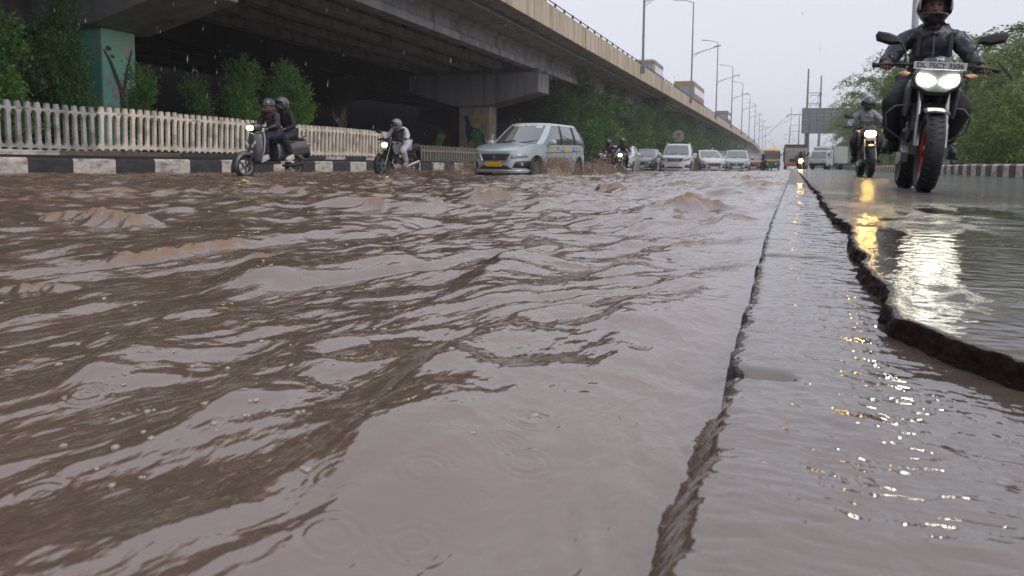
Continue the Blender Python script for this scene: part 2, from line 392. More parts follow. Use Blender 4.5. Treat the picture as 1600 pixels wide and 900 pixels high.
    bp2 = n.new("ShaderNodeBump"); bp2.inputs['Strength'].default_value = 0.5; bp2.inputs['Distance'].default_value = 0.014
    l.new(ns(5, 1.8, 1, 4, 0.6, 0.4), bp2.inputs['Height']); l.new(bp.outputs[0], bp2.inputs['Normal'])
    l.new(bp2.outputs[0], b.inputs['Normal'])
    o = npmesh('flood_water', X, Y, Z, m, {'mud': mud, 'foam': foam * (u < 0)})
    return tag(o, 'churning brown flood water covering the road', kind='structure')

def build_strip():
    NY = 900
    Ys = np.concatenate([np.linspace(0.1, 0.6, 120)[:-1], 0.6 * np.exp(np.linspace(0, math.log(430 / 0.6), NY))])
    e = strip_edge(Ys)[:, None]
    us = np.concatenate([[-0.004, -0.0035, -0.003, -0.0015], np.linspace(0, 0.03, 12), np.linspace(0.035, 0.42, 30)])[None, :]
    X = e + us + 0 * e; Y = np.broadcast_to(Ys[:, None], X.shape).copy()
    nearf = 1 - sstep(0.64, 0.70, Y)
    Z = 0.1250 + 0.0012 * perlin(X * 60, Y * 45, 81) + 0.0008 * perlin(X * 140, Y * 120, 82)
    lip = np.exp(-((us - 0.003) / 0.005) ** 2)
    Z = Z + lip * (0.0035 * (0.3 + perlin(X * 0, Y * 35, 83)) + 0.002 * perlin(X * 200, Y * 150, 84)) * (1 - nearf)
    crack = np.exp(-((Y - 1.79 - 0.012 * perlin(X * 20, Y * 0, 67)) / 0.006) ** 2) * 1.6 * (1 - sstep(0.04, 0.15, X))
    notch = np.exp(-((Y - 0.752) / 0.009) ** 2) * (1 - sstep(0.03, 0.05, us))
    Z = Z - 0.016 * crack - 0.022 * notch - 0.01 * nearf
    X = X + 0.003 * perlin(Y * 60, Z * 300, 85) * (us < 0)
    drop = np.array([0.09, 0.05, 0.02, 0.006] + [0] * (us.shape[1] - 4))[None, :]
    Z = Z - drop
    m = M('broken_concrete', (0.060, 0.048, 0.042), 0.28, var=0.55, scale=60, bump=0.8, bscale=180, stain=(0.02, 0.014, 0.012), sscale=(30, 30, 30), samt=0.8)
    o = npmesh('kerb_strip', X, Y, Z, m); return tag(o, 'flush concrete strip between the carriageways', kind='structure')

def build_asphalt():
    Ys = np.concatenate([np.linspace(0.42, 0.8, 160)[:-1], 0.8 * np.exp(np.arange(0, 1250) * 0.00505)])
    e = asph_edge(Ys)[:, None]
    N = 420; s = np.linspace(0, 1, N)[None, :]; Yc = Ys[:, None]
    Y0 = np.maximum(Yc, 0.5) * 0.35; W_ = 4.5 - e; a = np.arcsinh(W_ / Y0)
    us = Y0 * np.sinh(a * s)
    sk = np.linspace(-0.010, -0.001, 10)[None, :] + 0 * e
    U = np.concatenate([sk, us], 1); X = e + U; Y = np.broadcast_to(Yc, X.shape).copy()
    dist = np.sqrt(X * X + Y * Y); att = lambda lam: 1 / (1 + (dist / (lam * 60)) ** 3)
    base = 0.1530
    road = base + 0.0010 * perlin(X * 45, Y * 45, 91) * att(.04) + 0.0012 * perlin(X * 110, Y * 110, 92) * att(.02) + 0.004 * perlin(X * 1.4, Y * 0.8, 93)
    rim = np.exp(-(np.maximum(U, 0) / 0.006) ** 2)
    road += rim * (0.0016 * perlin(X * 30, Y * 30, 94) + 0.0010 * perlin(X * 90, Y * 90, 95))
    wl = base + 0.0010 + 0.0006 * perlin(X / 0.10, Y / 0.035, 96) + 0.00045 * perlin(X / 0.035, Y / 0.012, 97) * att(0.06) + 0.0005 * perlin(X / 0.022, Y / 0.018, 86) * att(.08)
    rs = np.random.RandomState(8)
    for _ in range(60):
        y0 = 0.9 + 4 * rs.rand() ** 1.5; x0 = 0.2 + rs.rand() * (0.25 + y0 * .4); r0 = 0.012 + 0.03 * rs.rand() * y0 * .6
        j0, j1 = np.searchsorted(Ys, [y0 - r0 * 2.2, y0 + r0 * 2.2])
        d = np.sqrt((X[j0:j1] - x0) ** 2 + (Y[j0:j1] - y0) ** 2)
        wl[j0:j1] += 0.0005 * np.cos((d - r0) * 2 * np.pi / (r0 * 0.42)) * np.exp(-((d - r0 * 0.75) / (r0 * 0.45)) ** 2)
    pn = 0.35 * perlin(X * 1.6, Y * 0.7, 98) + 0.18 * perlin(X * 5, Y * 3, 99)
    pn = pn + .16 * perlin(X * 16, Y * 9, 79) * att(.12) + .12 * perlin(X * 45, Y * 26, 78) * att(.05); pud = sstep(-0.75, 0.75, 0.75 - (Y - 1.9) * 0.34 + 2.0 * pn) * (1 - rim * 1.2)
    pud = np.clip(np.maximum(pud, sstep(0.12, 0.4, pn - .1) * 0.6 * (Y < 14)), 0, 1) * (1 - sstep(0.4, 1, rim))
    Z = road * (1 - pud) + wl * pud
    sd = np.array([0.05, 0.033, 0.027, 0.022, 0.018, 0.014, 0.010, 0.006, 0.003, 0.001] + [0] * N)[None, :]; Z = Z - sd
    X = X + (U < 0) * (0.004 * perlin(Y * 38, Z * 90, 90) + 0.003 * perlin(Y * 110, Z * 260, 89) + .002) * np.clip(sd / .01, 0, 1)
    m = bpy.data.materials.new("wet_asphalt"); m.use_nodes = True
    n, l, b, ns, attr, mix = water_node(m)
    c = mix(ns(90, 1, 1, 6, 0.7), (0.012, 0.010, 0.010), (0.060, 0.050, 0.046))
    c2 = mix(ns(3, 1, 1, 5), (0.040, 0.026, 0.018), (0.075, 0.052, 0.036))
    c = mix(attr('puddle'), c, c2); c = mix(attr('edge'), c, mix(ns(120, 1, 1, 6, 0.7), (0.010, 0.005, 0.004), (0.060, 0.032, 0.024))); l.new(c, b.inputs['Base Color'])
    rr = n.new("ShaderNodeMapRange"); rr.inputs[3].default_value = 0.16; rr.inputs[4].default_value = 0.02
    l.new(attr('puddle'), rr.inputs[0]); ma = n.new("ShaderNodeMath"); ma.operation = 'MULTIPLY_ADD'; ma.inputs[1].default_value = .35; l.new(attr('edge'), ma.inputs[0]); l.new(rr.outputs[0], ma.inputs[2]); l.new(ma.outputs[0], b.inputs['Roughness']); b.inputs['IOR'].default_value = 1.5
    sp = n.new("ShaderNodeMapRange"); sp.inputs[3].default_value = .5; sp.inputs[4].default_value = .12; l.new(attr('edge'), sp.inputs[0]); l.new(sp.outputs[0], b.inputs['Specular IOR Level'])
    st = n.new("ShaderNodeMapRange"); st.inputs[3].default_value = 1.0; st.inputs[4].default_value = 0.06
    l.new(attr('puddle'), st.inputs[0])
    bp = n.new("ShaderNodeBump"); bp.inputs['Distance'].default_value = 0.004
    bp.inputs['Distance'].default_value = 0.022; l.new(st.outputs[0], bp.inputs['Strength']); l.new(ns(42, 1, .55, 6, 0.8), bp.inputs['Height']); l.new(bp.outputs[0], b.inputs['Normal'])
    o = npmesh('wet_road', X, Y, Z, m, {'puddle': pud, 'edge': np.clip((U < 0.0015) + sstep(.1, .4, perlin(X * 60, Y * 60, 87)) * (U < .012) + 0 * X, 0, 1)}); return tag(o, 'wet asphalt carriageway with a broken ragged edge', kind='structure')
# ------------------------------------------------------------------ ground
def build_ground():
    g = G(); g.boxz(-600, 600, -60, 1500, -0.6, -0.35)
    o = g.build('ground', M('ground', (0.10, 0.08, 0.06), 0.7, scale=0.4), smooth=False); tag(o, kind='structure')
    g = G(); g.boxz(-27.0, -14.02, -4, 600, -0.3, 0.42)
    o = g.build('median_soil', M('soil', (0.030, 0.023, 0.017), 0.85, scale=2, bump=0.5, bscale=9), smooth=False); tag(o, kind='structure')  # soil colour darkened to deepen the shade under the flyover
    g = G(); g.boxz(4.75, 60, -4, 600, -0.3, 0.38)
    o = g.build('verge', M('verge', (0.06, 0.065, 0.03), 0.85, scale=1.5, bump=0.5, bscale=9), smooth=False); tag(o, kind='structure')
    g = G(); g.boxz(-90, -13.0, 560, 900, -.3, .05); g.boxz(-30, 60, 430, 1400, -0.34, 0.03)
    o = g.build('distant_road', M('droad', (0.08, 0.07, 0.065), 0.3), smooth=False); tag(o, kind='structure')

def kerb(name, x, y0, y1, z0, z1, w, seg, label, c1, c2, side, ph=0, inset=0.0):
    root = empty(name, (x, y0, 0), 0, label, 'kerb')
    rs = random.Random(ph + 5); y = y0; k = ph
    gs = [G(), G()]
    while y < y1:
        L = seg * (1 + rs.uniform(-.06, .06)) * (1 if y < 70 else 3)
        g = gs[k % 2]; dz = rs.uniform(-.008, .008); dx = rs.uniform(-.008, .008)
        y_1 = min(y + L, y1); ch = .04
        P = [(0, z0), (0, z1 - ch), (ch * side * -1, z1), (-w * side, z1), (-w * side, z0)]
        P = [(a + dx, b + (dz if i in (1, 2, 3) else 0)) for i, (a, b) in enumerate(P)]
        g.prism([(a, b) for a, b in P], y - y0 + .004, y_1 - y0 - .004, 'Y'); y = y_1; k += 1
    gs[0].build('white_block', c1, root, smooth=False, bevel=.008); gs[1].build('black_block', c2, root, smooth=False, bevel=.008)
    return root

def kwhite(): return M('kerb_white', (0.62, 0.56, 0.50), 0.6, scale=5, var=.25, bump=.4, bscale=30, stain=(0.09, 0.065, 0.05), sscale=(3, 3, 7), samt=0.85)
def kblack(): return M('kerb_black', (0.028, 0.03, 0.036), 0.5, scale=5, var=.4, bump=.4, bscale=30, stain=(0.10, 0.08, 0.065), sscale=(3, 3, 6), samt=0.6)

def build_kerbs():
    kerb('kerb', -13.95, 3.0, 60, -0.2, 0.36, 0.30, 1.02, 'low kerb of black and white blocks along the flood below the picket fence', kwhite(), kblack(), 1)
    # second, set-back course
    root = empty('plinth_wall', (-14.26, 3, 0), 0, 'low mud stained plinth behind the striped kerb carrying the picket fence', 'plinth')
    rs = random.Random(3); y = 0; g = [G(), G(), G()]
    while y < 21.5:
        L = rs.uniform(.8, 1.3); g[rs.choice([0, 1, 2, 2])].boxz(-.16, .04, y + .003, min(y + L, 21.5) - .003, -.2, .52 + rs.uniform(-.006, .006)); y += L
    mm = M('plinth', (0.15, 0.115, 0.09), 0.7, scale=4, var=.35, bump=.4, bscale=25, stain=(0.04, .03, .025), sscale=(2, 2, 6), samt=.8)
    g[0].build('pale_block', kwhite(), root, smooth=False, bevel=.01); g[1].build('dark_block', kblack(), root, smooth=False, bevel=.01); g[2].build('wall', mm, root, smooth=False, bevel=.01)
    kerb('kerb', 4.5, 9.0, 130, -0.1, 0.46, 0.25, 0.55, 'raised black and white kerb along the right verge beside the wet road', M('kerb_w2', (0.66, 0.60, 0.54), .6, scale=5, var=.3, bump=.5, bscale=25, stain=(0.10, .07, .055), sscale=(4, 4, 7), samt=.85),
         M('kerb_b2', (0.03, 0.028, 0.028), .5, scale=5, var=.4, bump=.4, bscale=25, stain=(0.13, .10, .08), sscale=(4, 4, 6), samt=.6), -1, 1)

def build_fence():
    root = empty('picket_fence', (-14.28, 0, 0.52), 0, 'cream precast concrete picket fence with rounded slots on the plinth below the flyover', 'fence')
    pitch, n = 0.204, 11
    cream = M('fence_cream', (0.80, 0.70, 0.58), 0.6, var=.12, scale=5, bump=.25, bscale=40, stain=(0.20, 0.145, 0.105), sscale=(3, 3, 3), samt=.6)
    grey = M('fence_grey', (0.42, 0.39, 0.38), 0.7, var=.2, scale=5, bump=.3, bscale=40, stain=(.10, .085, .07), sscale=(3, 3, 3), samt=.7)
    def panel(np_):
        # profile outline of one picket cell, in (y, z); pickets widen into rails with rounded ends
        H1, H0 = 0.80, 0.10; g = G(); th = .035
        L = np_ * pitch
        def half(z):       # half width of the picket at height z
            a = 0.038
            for zc, sgn in ((H1, -1), (H0, 1)):
                d = (z - zc) * sgn
                if d < 0.10: a = max(a, pitch / 2 + .001 - math.sqrt(max(0, 0.01 - (0.10 - max(d, 0)) ** 2)) * 0.63)
            return min(a, pitch / 2)
        zs = [H0 + 0.002, H0 + .01, H0 + .025, H0 + .05, H0 + .08, H0 + .12, .30, .5, H1 - .12, H1 - .08, H1 - .05, H1 - .025, H1 - .01, H1 - .002]
        for i in range(np_):
            yc = (i + .5) * pitch
            out = [(yc - half(z), z) for z in zs]; out2 = [(yc + half(z), z) for z in reversed(zs)]
            top = [(yc + pitch / 2, H1 + .0), (yc + pitch / 2, H1 + .035), (yc + .055, H1 + .055), (yc + .036, H1 + .15), (yc + .026, H1 + .165), (yc - .026, H1 + .165), (yc - .036, H1 + .15), (yc - .055, H1 + .055), (yc - pitch / 2, H1 + .035), (yc - pitch / 2, H1)]
            bot = [(yc - pitch / 2, H0), (yc - pitch / 2, H0 - .05), (yc - .04, H0 - .055), (yc - .03, H0 - .09), (yc + .03, H0 - .09), (yc + .04, H0 - .055), (yc + pitch / 2, H0 - .05), (yc + pitch / 2, H0)]
            # top piece, middle, bottom: convex-ish pieces
            ring_y = [-half(z) for z in zs]
            vs = []; 
            for x in (-th, th):
                for z in zs: vs.append((x, yc - half(z), z)); vs.append((x, yc + half(z), z))
            m = len(zs); fs = []
            for k in range(m - 1):
                a = 2 * k; b = 2 * (k + 1); o = 2 * m
                fs += [(a, a + 1, b + 1, b), (o + b, o + b + 1, o + a + 1, o + a), (a, b, o + b, o + a), (a + 1, o + a + 1, o + b + 1, b + 1)]
            g.add(vs, fs)
            g.prism(top, -th, th, 'X'); g.prism(bot, -th, th, 'X')
        return g, L
    y = 5.2; k = 0; rs = random.Random(4); protos = {}
    while y < 23.7:
        key = 'g' if y < 10.1 else 'c'
        if key not in protos:
            g, L = panel(n); protos[key] = (g.build('panel', grey if key == 'g' else cream, root, smooth=True, ang=30), L); o = protos[key][0]
        else:
            o = protos[key][0].copy(); COL.objects.link(o); o.parent = root
        if key == 'g' : o['label'] = 'unpainted grey panel'
        elif 'label' in o: del o['label']
        o.location = (rs.uniform(-.02, .02), y, rs.uniform(-.012, .012)); o.rotation_euler = (rs.uniform(-.010, .010), rs.uniform(-.045, .045), rs.uniform(-.012, .012))
        y += L + .01
        if y > 23.9: break
    # lower fence beyond
    root = empty('railing', (-14.4, 25.2, .1), 0, 'low greyish picket railing farther along in front of the painted second pillar', 'fence')
    g = G(); rm = M('rail2', (0.25, 0.22, 0.18), .7, var=.2, stain=(.1, .09, .07), sscale=(3, 3, 3))
    for i in range(95):
        y = i * .26; g.boxz(-.035, .035, y - .045, y + .045, 0, .92)
        g.prism([(y - .045, .92), (y + .045, .92), (y, .99)], -.035, .035, 'X')
    g.build('pickets', rm, root, smooth=False); g = G(); g.boxz(-.03, .03, 0, 24.6, .17, .27); g.boxz(-.03, .03, 0, 24.6, .72, .80); g.build('rail', rm, root, smooth=False)
    for i, (y, h, w) in enumerate(((34.2, 1.75, .11), (34.6, 1.5, .2))):
        g = G(); g.box((0, 0, h / 2), (w, w, h)); g.box((0, 0, h + .02), (w + .04, w + .04, .06))
        o = g.build('bollard_post', M('post_white', (.52, .50, .47), .6, stain=(.2, .17, .15), sscale=(3, 3, 3)), None, smooth=False, bevel=.012)
        o.location = (-14.1, y, 0); tag(o, ['taller thin white post beside the wider white post near the second pillar', 'shorter wide white post in front of the painted second pillar'][i], 'post')

# ------------------------------------------------------------------ flyover
def conc(name='concrete', c=(0.33, 0.325, 0.33)):
    return M(name, c, .75, var=.18, scale=1.2, bump=.3, bscale=14, stain=(c[0] * .36, c[1] * .34, c[2] * .32), sscale=(1.6, 1.6, .18), samt=.75)
def build_flyover():
    XC = -18.55; PIERS = [14.9 + 27.2 * i for i in range(-1, 9)]
    Y1, Y2 = -14.0, 240.0
    def top(y): return 0.0 if y <= Y2 else -((y - Y2) / 190.0) ** 1.15 * 6.4
    root = empty('flyover', (XC, 14.9, 0), 0, 'long concrete flyover on girders and hammerhead piers overhead at left', 'flyover')
    def part(name, g, m, **k):
        o = g.build(name, m, root, **k); o.location = (-XC, -14.9, 0); return o
    c_g = conc('girder_concrete', (0.40, 0.405, 0.42)); c_d = conc('concrete_shade', (0.035, 0.034, 0.036)); c_cap = conc('cap_concrete', (0.27, 0.265, 0.27))  # c_d: shade under the deck is put into this darkest concrete colour
    c_p = M('parapet_paint', (0.55, 0.46, 0.33), .7, var=.12, scale=.8, bump=.25, bscale=20, stain=(0.19, 0.14, 0.10), sscale=(1.5, 1.8, .15), samt=.7)
    ends = PIERS + [PIERS[-1] + 27.2]
    # girders: span by span, five across
    for gi, x in enumerate((-14.85, -16.7, -18.55, -20.4, -22.25)):
        g = G()
        for i in range(len(PIERS)):
            y0 = PIERS[i] + .54 + .06; y1 = PIERS[i] + .54 + 27.2 - .06
            s = [(-.30, 5.98), (.30, 5.98), (.30, 6.28), (.12, 6.46), (.12, 6.88), (.28, 7.0), (.28, 7.14), (-.28, 7.14), (-.28, 7.0), (-.12, 6.88), (-.12, 6.46), (-.30, 6.28)]
            g.prism([(x + a, b) for a, b in s], y0, y1, 'Y')
            for (a, b) in ((y0, y0 + .9), (y1 - .9, y1)):
                g.boxz(x - .27, x + .27, a + .003, b - .003, 6.27, 7.0)
            if gi == 0:
                g.boxz(x + .1, x + .27, (y0 + y1) / 2 - .22, (y0 + y1) / 2 + .22, 6.30, 7.02)
        part('girder', g, c_g, smooth=False, bevel=.02)
    for i in range(len(PIERS)):
        for f in (.27, .54, .77):
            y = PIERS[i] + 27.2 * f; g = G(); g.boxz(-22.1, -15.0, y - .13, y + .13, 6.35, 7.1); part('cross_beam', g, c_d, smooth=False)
    # deck slab with haunched edge, ramp down at the far end
    g = G()
    ys = [Y1, 60, 120, 180, Y2] + [Y2 + 20 * k for k in range(1, 10)]
    sec = [(-25.3, 7.34), (-25.3, 7.55), (-11.83, 7.55), (-11.83, 7.34), (-12.6, 7.22), (-14.4, 7.145), (-22.7, 7.145), (-24.5, 7.22)]
    vs = [(a, y, b + top(y)) for y in ys for (a, b) in sec]; n = len(sec)
    g.add(vs, [(i * n + j, i * n + (j + 1) % n, (i + 1) * n + (j + 1) % n, (i + 1) * n + j) for i in range(len(ys) - 1) for j in range(n)] + [tuple(range(n))])
    part('deck', g, c_g, smooth=False)
    # ramp embankment wall
    g = G(); yy = [Y2] + [Y2 + 20 * k for k in range(1, 10)]
    for a, b in zip(yy[:-1], yy[1:]):
        g.add([(-14, a, 0), (-14, b, 0), (-14, b, 7.1 + top(b)), (-14, a, 7.1 + top(a)), (-23, a, 0), (-23, b, 0), (-23, b, 7.1 + top(b)), (-23, a, 7.1 + top(a))], [(0, 1, 2, 3), (5, 4, 7, 6), (0, 3, 7, 4), (1, 5, 6, 2)])
    part('ramp_wall', g, c_g, smooth=False)
    # parapets
    for x0, x1, nm in ((-11.98, -11.78, 0), (-25.35, -25.15, 1)):
        g = G(); y = Y1; k = 0
        while y < Y2 + 180:
            L = 2.0 if y < 110 else 8.0
            t0, t1 = top(y), top(y + L)
            zb = 7.20 if nm == 0 else 7.3
            P = [(x0, y + .008, zb + t0), (x1, y + .008, zb + t0), (x1, y + L - .008, zb + t1), (x0, y + L - .008, zb + t1)]
            P += [(x0 + .03, y + .008, 8.42 + t0), (x1 - .02, y + .008, 8.42 + t0), (x1 - .02, y + L - .008, 8.42 + t1), (x0 + .03, y + L - .008, 8.42 + t1)]
            g.add(P, [(3, 2, 1, 0), (4, 5, 6, 7), (0, 1, 5, 4), (1, 2, 6, 5), (2, 3, 7, 6), (3, 0, 4, 7)]); y += L
            k += 1
        if nm == 0:
            for y in PIERS:
                for d in (0, .62): g.boxz(-11.79, -11.745, y + .2 + d, y + .36 + d, 7.16, 8.40)
            for y in [5 + 4.1 * i for i in range(40)]: g.boxz(-11.80, -11.755, y, y + .05, 7.3, 8.3)
        part('parapet', g, c_p, smooth=False, bevel=.015)
    # expansion joint pilasters on the parapet, then the pipe rail on short posts
    g = G()
    g = G(); g.tube([(-11.88, Y1, 8.62), (-11.88, 100, 8.62), (-11.88, Y2, 8.62)], .032, 6)
    y = 0.0
    while y < 200: g.boxz(-11.93, -11.83, y - .04, y + .04, 8.40, 8.66); y += 1.62
    part('pipe_rail', g, M('rail_dark', (.035, .035, .04), .5), smooth=False)
    g = G(); g.tube([(-12.75, Y1, 7.02), (-12.75, 150, 7.02)], .085, 10)
    for y in [4 + 3.4 * i for i in range(44)]: g.boxz(-12.78, -12.72, y - .03, y + .03, 7.0, 7.26)
    part('drain_pipe', g, M('pipe', (.24, .23, .22), .6, stain=(.08, .07, .06), sscale=(2, 1, 2)))
    # piers and caps
    dark = M('bearing', (.03, .03, .03), .6)
    teal = M('mural_teal', (0.16, 0.55, 0.44), .7, var=.35, scale=.9, stain=(0.50, 0.42, 0.30), sscale=(1.4, 1.4, 1.0), samt=.8)
    ochre = M('mural_ochre', (0.42, 0.34, 0.22), .7, var=.5, scale=1.2, stain=(0.10, 0.22, 0.30), sscale=(1.0, 1.0, .8), samt=.95)
    for i, y in enumerate(PIERS):
        g = G(); g.boxz(-19.6, -17.5, y, y + 1.1, -.2, 3.9)
        p = part('pier', g, [conc(), teal, ochre, conc()][i] if i in (1, 2) else conc(), smooth=False, bevel=.05)
        g = G(); ya, yb = y - .45, y + 1.55
        prof = [(-22.85, 4.75), (-19.75, 3.88), (-17.35, 3.88), (-14.25, 4.62), (-14.25, 5.78), (-22.85, 5.78)]
        g.prism(prof, ya, yb, 'Y')
        part('pier_cap', g, c_cap, smooth=False, bevel=.03)
        for x in (-14.85, -16.7, -18.55, -20.4, -22.25):
                for d in (-.1, .85): g = G(); g.boxz(x - .25, x + .25, y + d, y + d + .35, 5.76, 5.99); part('bearing_block', g, c_cap, smooth=False)
        for d in (-.4, 1.25): g = G(); g.boxz(-14.5, -14.27, y + d, y + d + .25, 5.77, 6.02); part('bearing_block', g, c_cap, smooth=False)
        if i == 1:
            g = G(); cx = -17.494
            g.tube([(-17.49, y + .62, .4), (-17.49, y + .66, 1.6), (-17.49, y + .55, 2.3), (-17.49, y + .25, 3.0), (-17.49, y + .05, 3.3)], [.09, .075, .06, .045, .02], 8, flat=1)
            g.tube([(-17.49, y + .60, 1.9), (-17.49, y + .75, 2.7), (-17.49, y + .95, 3.4)], [.05, .04, .02], 8)
            for (a, b, r) in ((.2, 3.35, .10), (.32, 3.15, .07)): g.ell((-17.497, y + a, b), (.012, r, r * .7))
            part('painted_tree', g, M('mural_trunk', (.12, .07, .045), .7))
            g = G()
            for (a, b, r) in ((.3, 1.3, .16), (.25, 1.75, .12), (.42, 2.2, .14), (.2, 2.5, .09)): g.ell((-17.497, y + a, b), (.010, r, r * 1.5))
            part('painted_blossom', g, M('mural_pale', (.36, .33, .34), .7, var=.5, scale=5))
        if i == 2:
            g = G()
            bird = [(-19.25, 3.25), (-19.05, 3.35), (-18.92, 3.2), (-18.85, 2.8), (-18.6, 2.55), (-18.2, 2.5), (-17.9, 2.1), (-17.8, 1.5), (-18.05, 1.1), (-18.2, 1.55), (-18.5, 1.8), (-18.85, 1.75), (-18.95, 1.3), (-19.0, 1.8), (-19.15, 2.3), (-19.1, 2.9)]
            g.prism(bird, y - .012, y + .01, 'Y')
            part('painted_bird', g, M('mural_bird', (.03, .05, .10), .7, var=.4))
            g = G()
            for (a, b, r, q) in ((-19.42, 2.7, .07, 8), (-18.55, 3.1, .09, 5), (-18.25, 3.1, .07, 6), (-17.68, 2.6, .08, 9), (-19.35, 1.3, .10, 4)):
                g = G(); g.ell((a, y + .001, b), (r, .012, r * q), 14, 8)
                part('painted_leaf', g, M('mural_leaf', (.50, .38, .06), .7, var=.5, scale=5))
    # added second deck farther left and near-black wall, keeping daylight out underneath
    g = G(); g.boxz(-38.6, -25.5, -14, 238, 7.0, 7.6); g.boxz(-38.6, -38.3, -14, 238, 7.55, 8.3)
    for x in (-27.4, -30.2, -33, -35.8): g.boxz(x - .3, x + .3, -14, 238, 5.95, 7.01)
    for i, y in enumerate(PIERS[:]):
        g.boxz(-33.3, -31.2, y, y + 1.1, -.2, 3.9); g.prism([(-36.6, 4.75), (-33.4, 3.88), (-31.1, 3.88), (-27.4, 4.62), (-27.4, 5.93), (-36.6, 5.93)], y - .45, y + 1.55, 'Y')
    o = g.build('flyover', c_d, None, smooth=False); tag(o, 'added second deck keeping daylight out behind the front flyover, far left', 'flyover')
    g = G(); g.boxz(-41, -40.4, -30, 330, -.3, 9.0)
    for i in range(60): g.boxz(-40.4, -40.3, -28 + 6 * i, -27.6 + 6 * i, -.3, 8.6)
    o = g.build('light_block_wall', M('shade_black', (.008, .008, .009), .85, var=.3, scale=.5), None, smooth=False); tag(o, 'added near-black wall closing off daylight behind the flyover piers', 'wall')  # added light blocker; its near-black colour stands in for deep shade
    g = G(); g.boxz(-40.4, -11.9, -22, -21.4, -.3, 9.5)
    o = g.build('near_end_blocker', M('shade_black', (.022, .021, .022)), None, smooth=False); tag(o, 'added unseen dark wall blocking light at the near end under the flyover', 'wall')  # unseen blocker added behind the camera to keep the underside dark

def build_lamps():
    gm = M('galv', (.20, .20, .21), .5, metal=.3, var=.15); dk = M('lamp_head', (.22, .22, .23), .4)
    def post(name, h, arm, low, w=.11):
        root = empty(name); g = G(); g.tube([(0, 0, 0), (0, 0, h * .5), (0, 0, h)], [w, w * .8, w * .55], 8); g.box((0, 0, .2), (.34, .30, .5)); g.build('pole', gm, root)
        g = G(); g.tube([(0, 0, h - .05), (-arm * .5, 0, h + .25), (-arm, 0, h + .38)], .04, 6)
        g.build('arm', gm, root); g = G()
        if low: g.tube([(0, 0, h * .48), (low * .6, 0, h * .48 + .45), (low, 0, h * .48 + .75)], .04, 6); g.tube([(0, 0, h * .48 - .35), (low * .5, 0, h * .48 + .45)], .025, 6); g.build('arm', gm, root)
        for (x, z, s) in [(-arm - .2, h + .40, -1)] + ([(low + .25, h * .48 + .86, 1)] if low else []):
            g = G(); rt = Matrix.Rotation(R(8) * (1 if s < 0 else -1), 3, 'Y'); g.box((x, 0, z), (.75, .26, .11), rt); g.build('lamp_head', dk, root, bevel=.03)
        return root
    labs = ['nearest tall lamp post on the parapet, its top cut by the frame', 'second lamp post along the parapet, full height with a low right arm', 'third lamp post along the parapet', 'fourth lamp post along the parapet', 'fifth lamp post along the parapet',
            'sixth lamp post along the parapet, thin with distance', 'seventh lamp post along the parapet, thin with distance', 'eighth lamp post along the parapet, faint with distance', 'ninth lamp post along the parapet, faint with distance', 'tenth lamp post along the parapet, faint with distance']
    p0 = post('lamp_post', 11.6, 1.9, 2.6)
    for i in range(10):
        o = p0 if i == 0 else copy_tree(p0)
        y = 59.7 + 29.6 * i; dz = 0 if y < 240 else -((y - 240) / 190.0) ** 1.15 * 6.4
        o.location = (-11.62, y, 7.75 + dz); tag(o, 'grey steel ' + labs[i], 'lamp post', 'lamp posts along the flyover parapet')
    # ground lamp posts far off, right carriageway
    for i in range(9):
        o = copy_tree(p0); o.location = (5.4 + (i % 2) * .1, 330 + 42 * i, 0); o.rotation_euler = (0, 0, math.pi if i % 2 else 0)
        tag(o, 'hazy lamp posts standing in a line near the vanishing point', 'lamp post', 'hazy far lamp posts')
    for i in range(9):
        o = copy_tree(p0); o.location = (-9.5, 375 + 40 * i, 0)
        tag(o, 'hazy lamp posts standing in a line near the vanishing point', 'lamp post', 'hazy far lamp posts')
    # right-hand poles
    g = G(); g.tube([(0, 0, 0), (0, 0, 6), (0, 0, 16)], [.18, .16, .12], 12); g.box((0, 0, .15), (.5, .5, .3))
    o = g.build('utility_pole', M('pole_pale', (.42, .43, .44), .5, var=.1, stain=(.25, .24, .23), sscale=(2, 2, 1)), None); o.location = (5.35, 42, .35)
    tag(o, 'thick pale grey pole rising behind the nearest rider out of the frame top', 'pole')
    g = G(); g.tube([(0, 0, 0), (0, 0, 14)], [.09, .06], 8)
    o = g.build('utility_pole', M('pole_dark', (.13, .13, .135), .5), None); o.location = (7.9, 28.6, .35); tag(o, 'thin dark pole above the bushes at the right edge', 'pole')
    g = G(); g.tube([(0, 0, 0), (0, 0, 7.1)], [.07, .05], 8)
    o = g.build('cable_post', M('pole_dark', (.13, .13, .135), .5), None); o.location = (8.6, 34.5, .3); tag(o, 'short dark post holding a sagging cable above the thicket', 'pole')
    P = []
    for k in range(21):
        t = k / 20; P.append((8.6 + 10 * t, 34.5 - 6 * t, 7.35 + .9 * t - 1.4 * t * (1 - t) * 1.0))
    g = G(); g.tube(P, .018, 5); o = g.build('cable', M('cable', (.06, .06, .07), .6), None); tag(o, 'sagging dark cable from the short post to the right edge', 'cable')

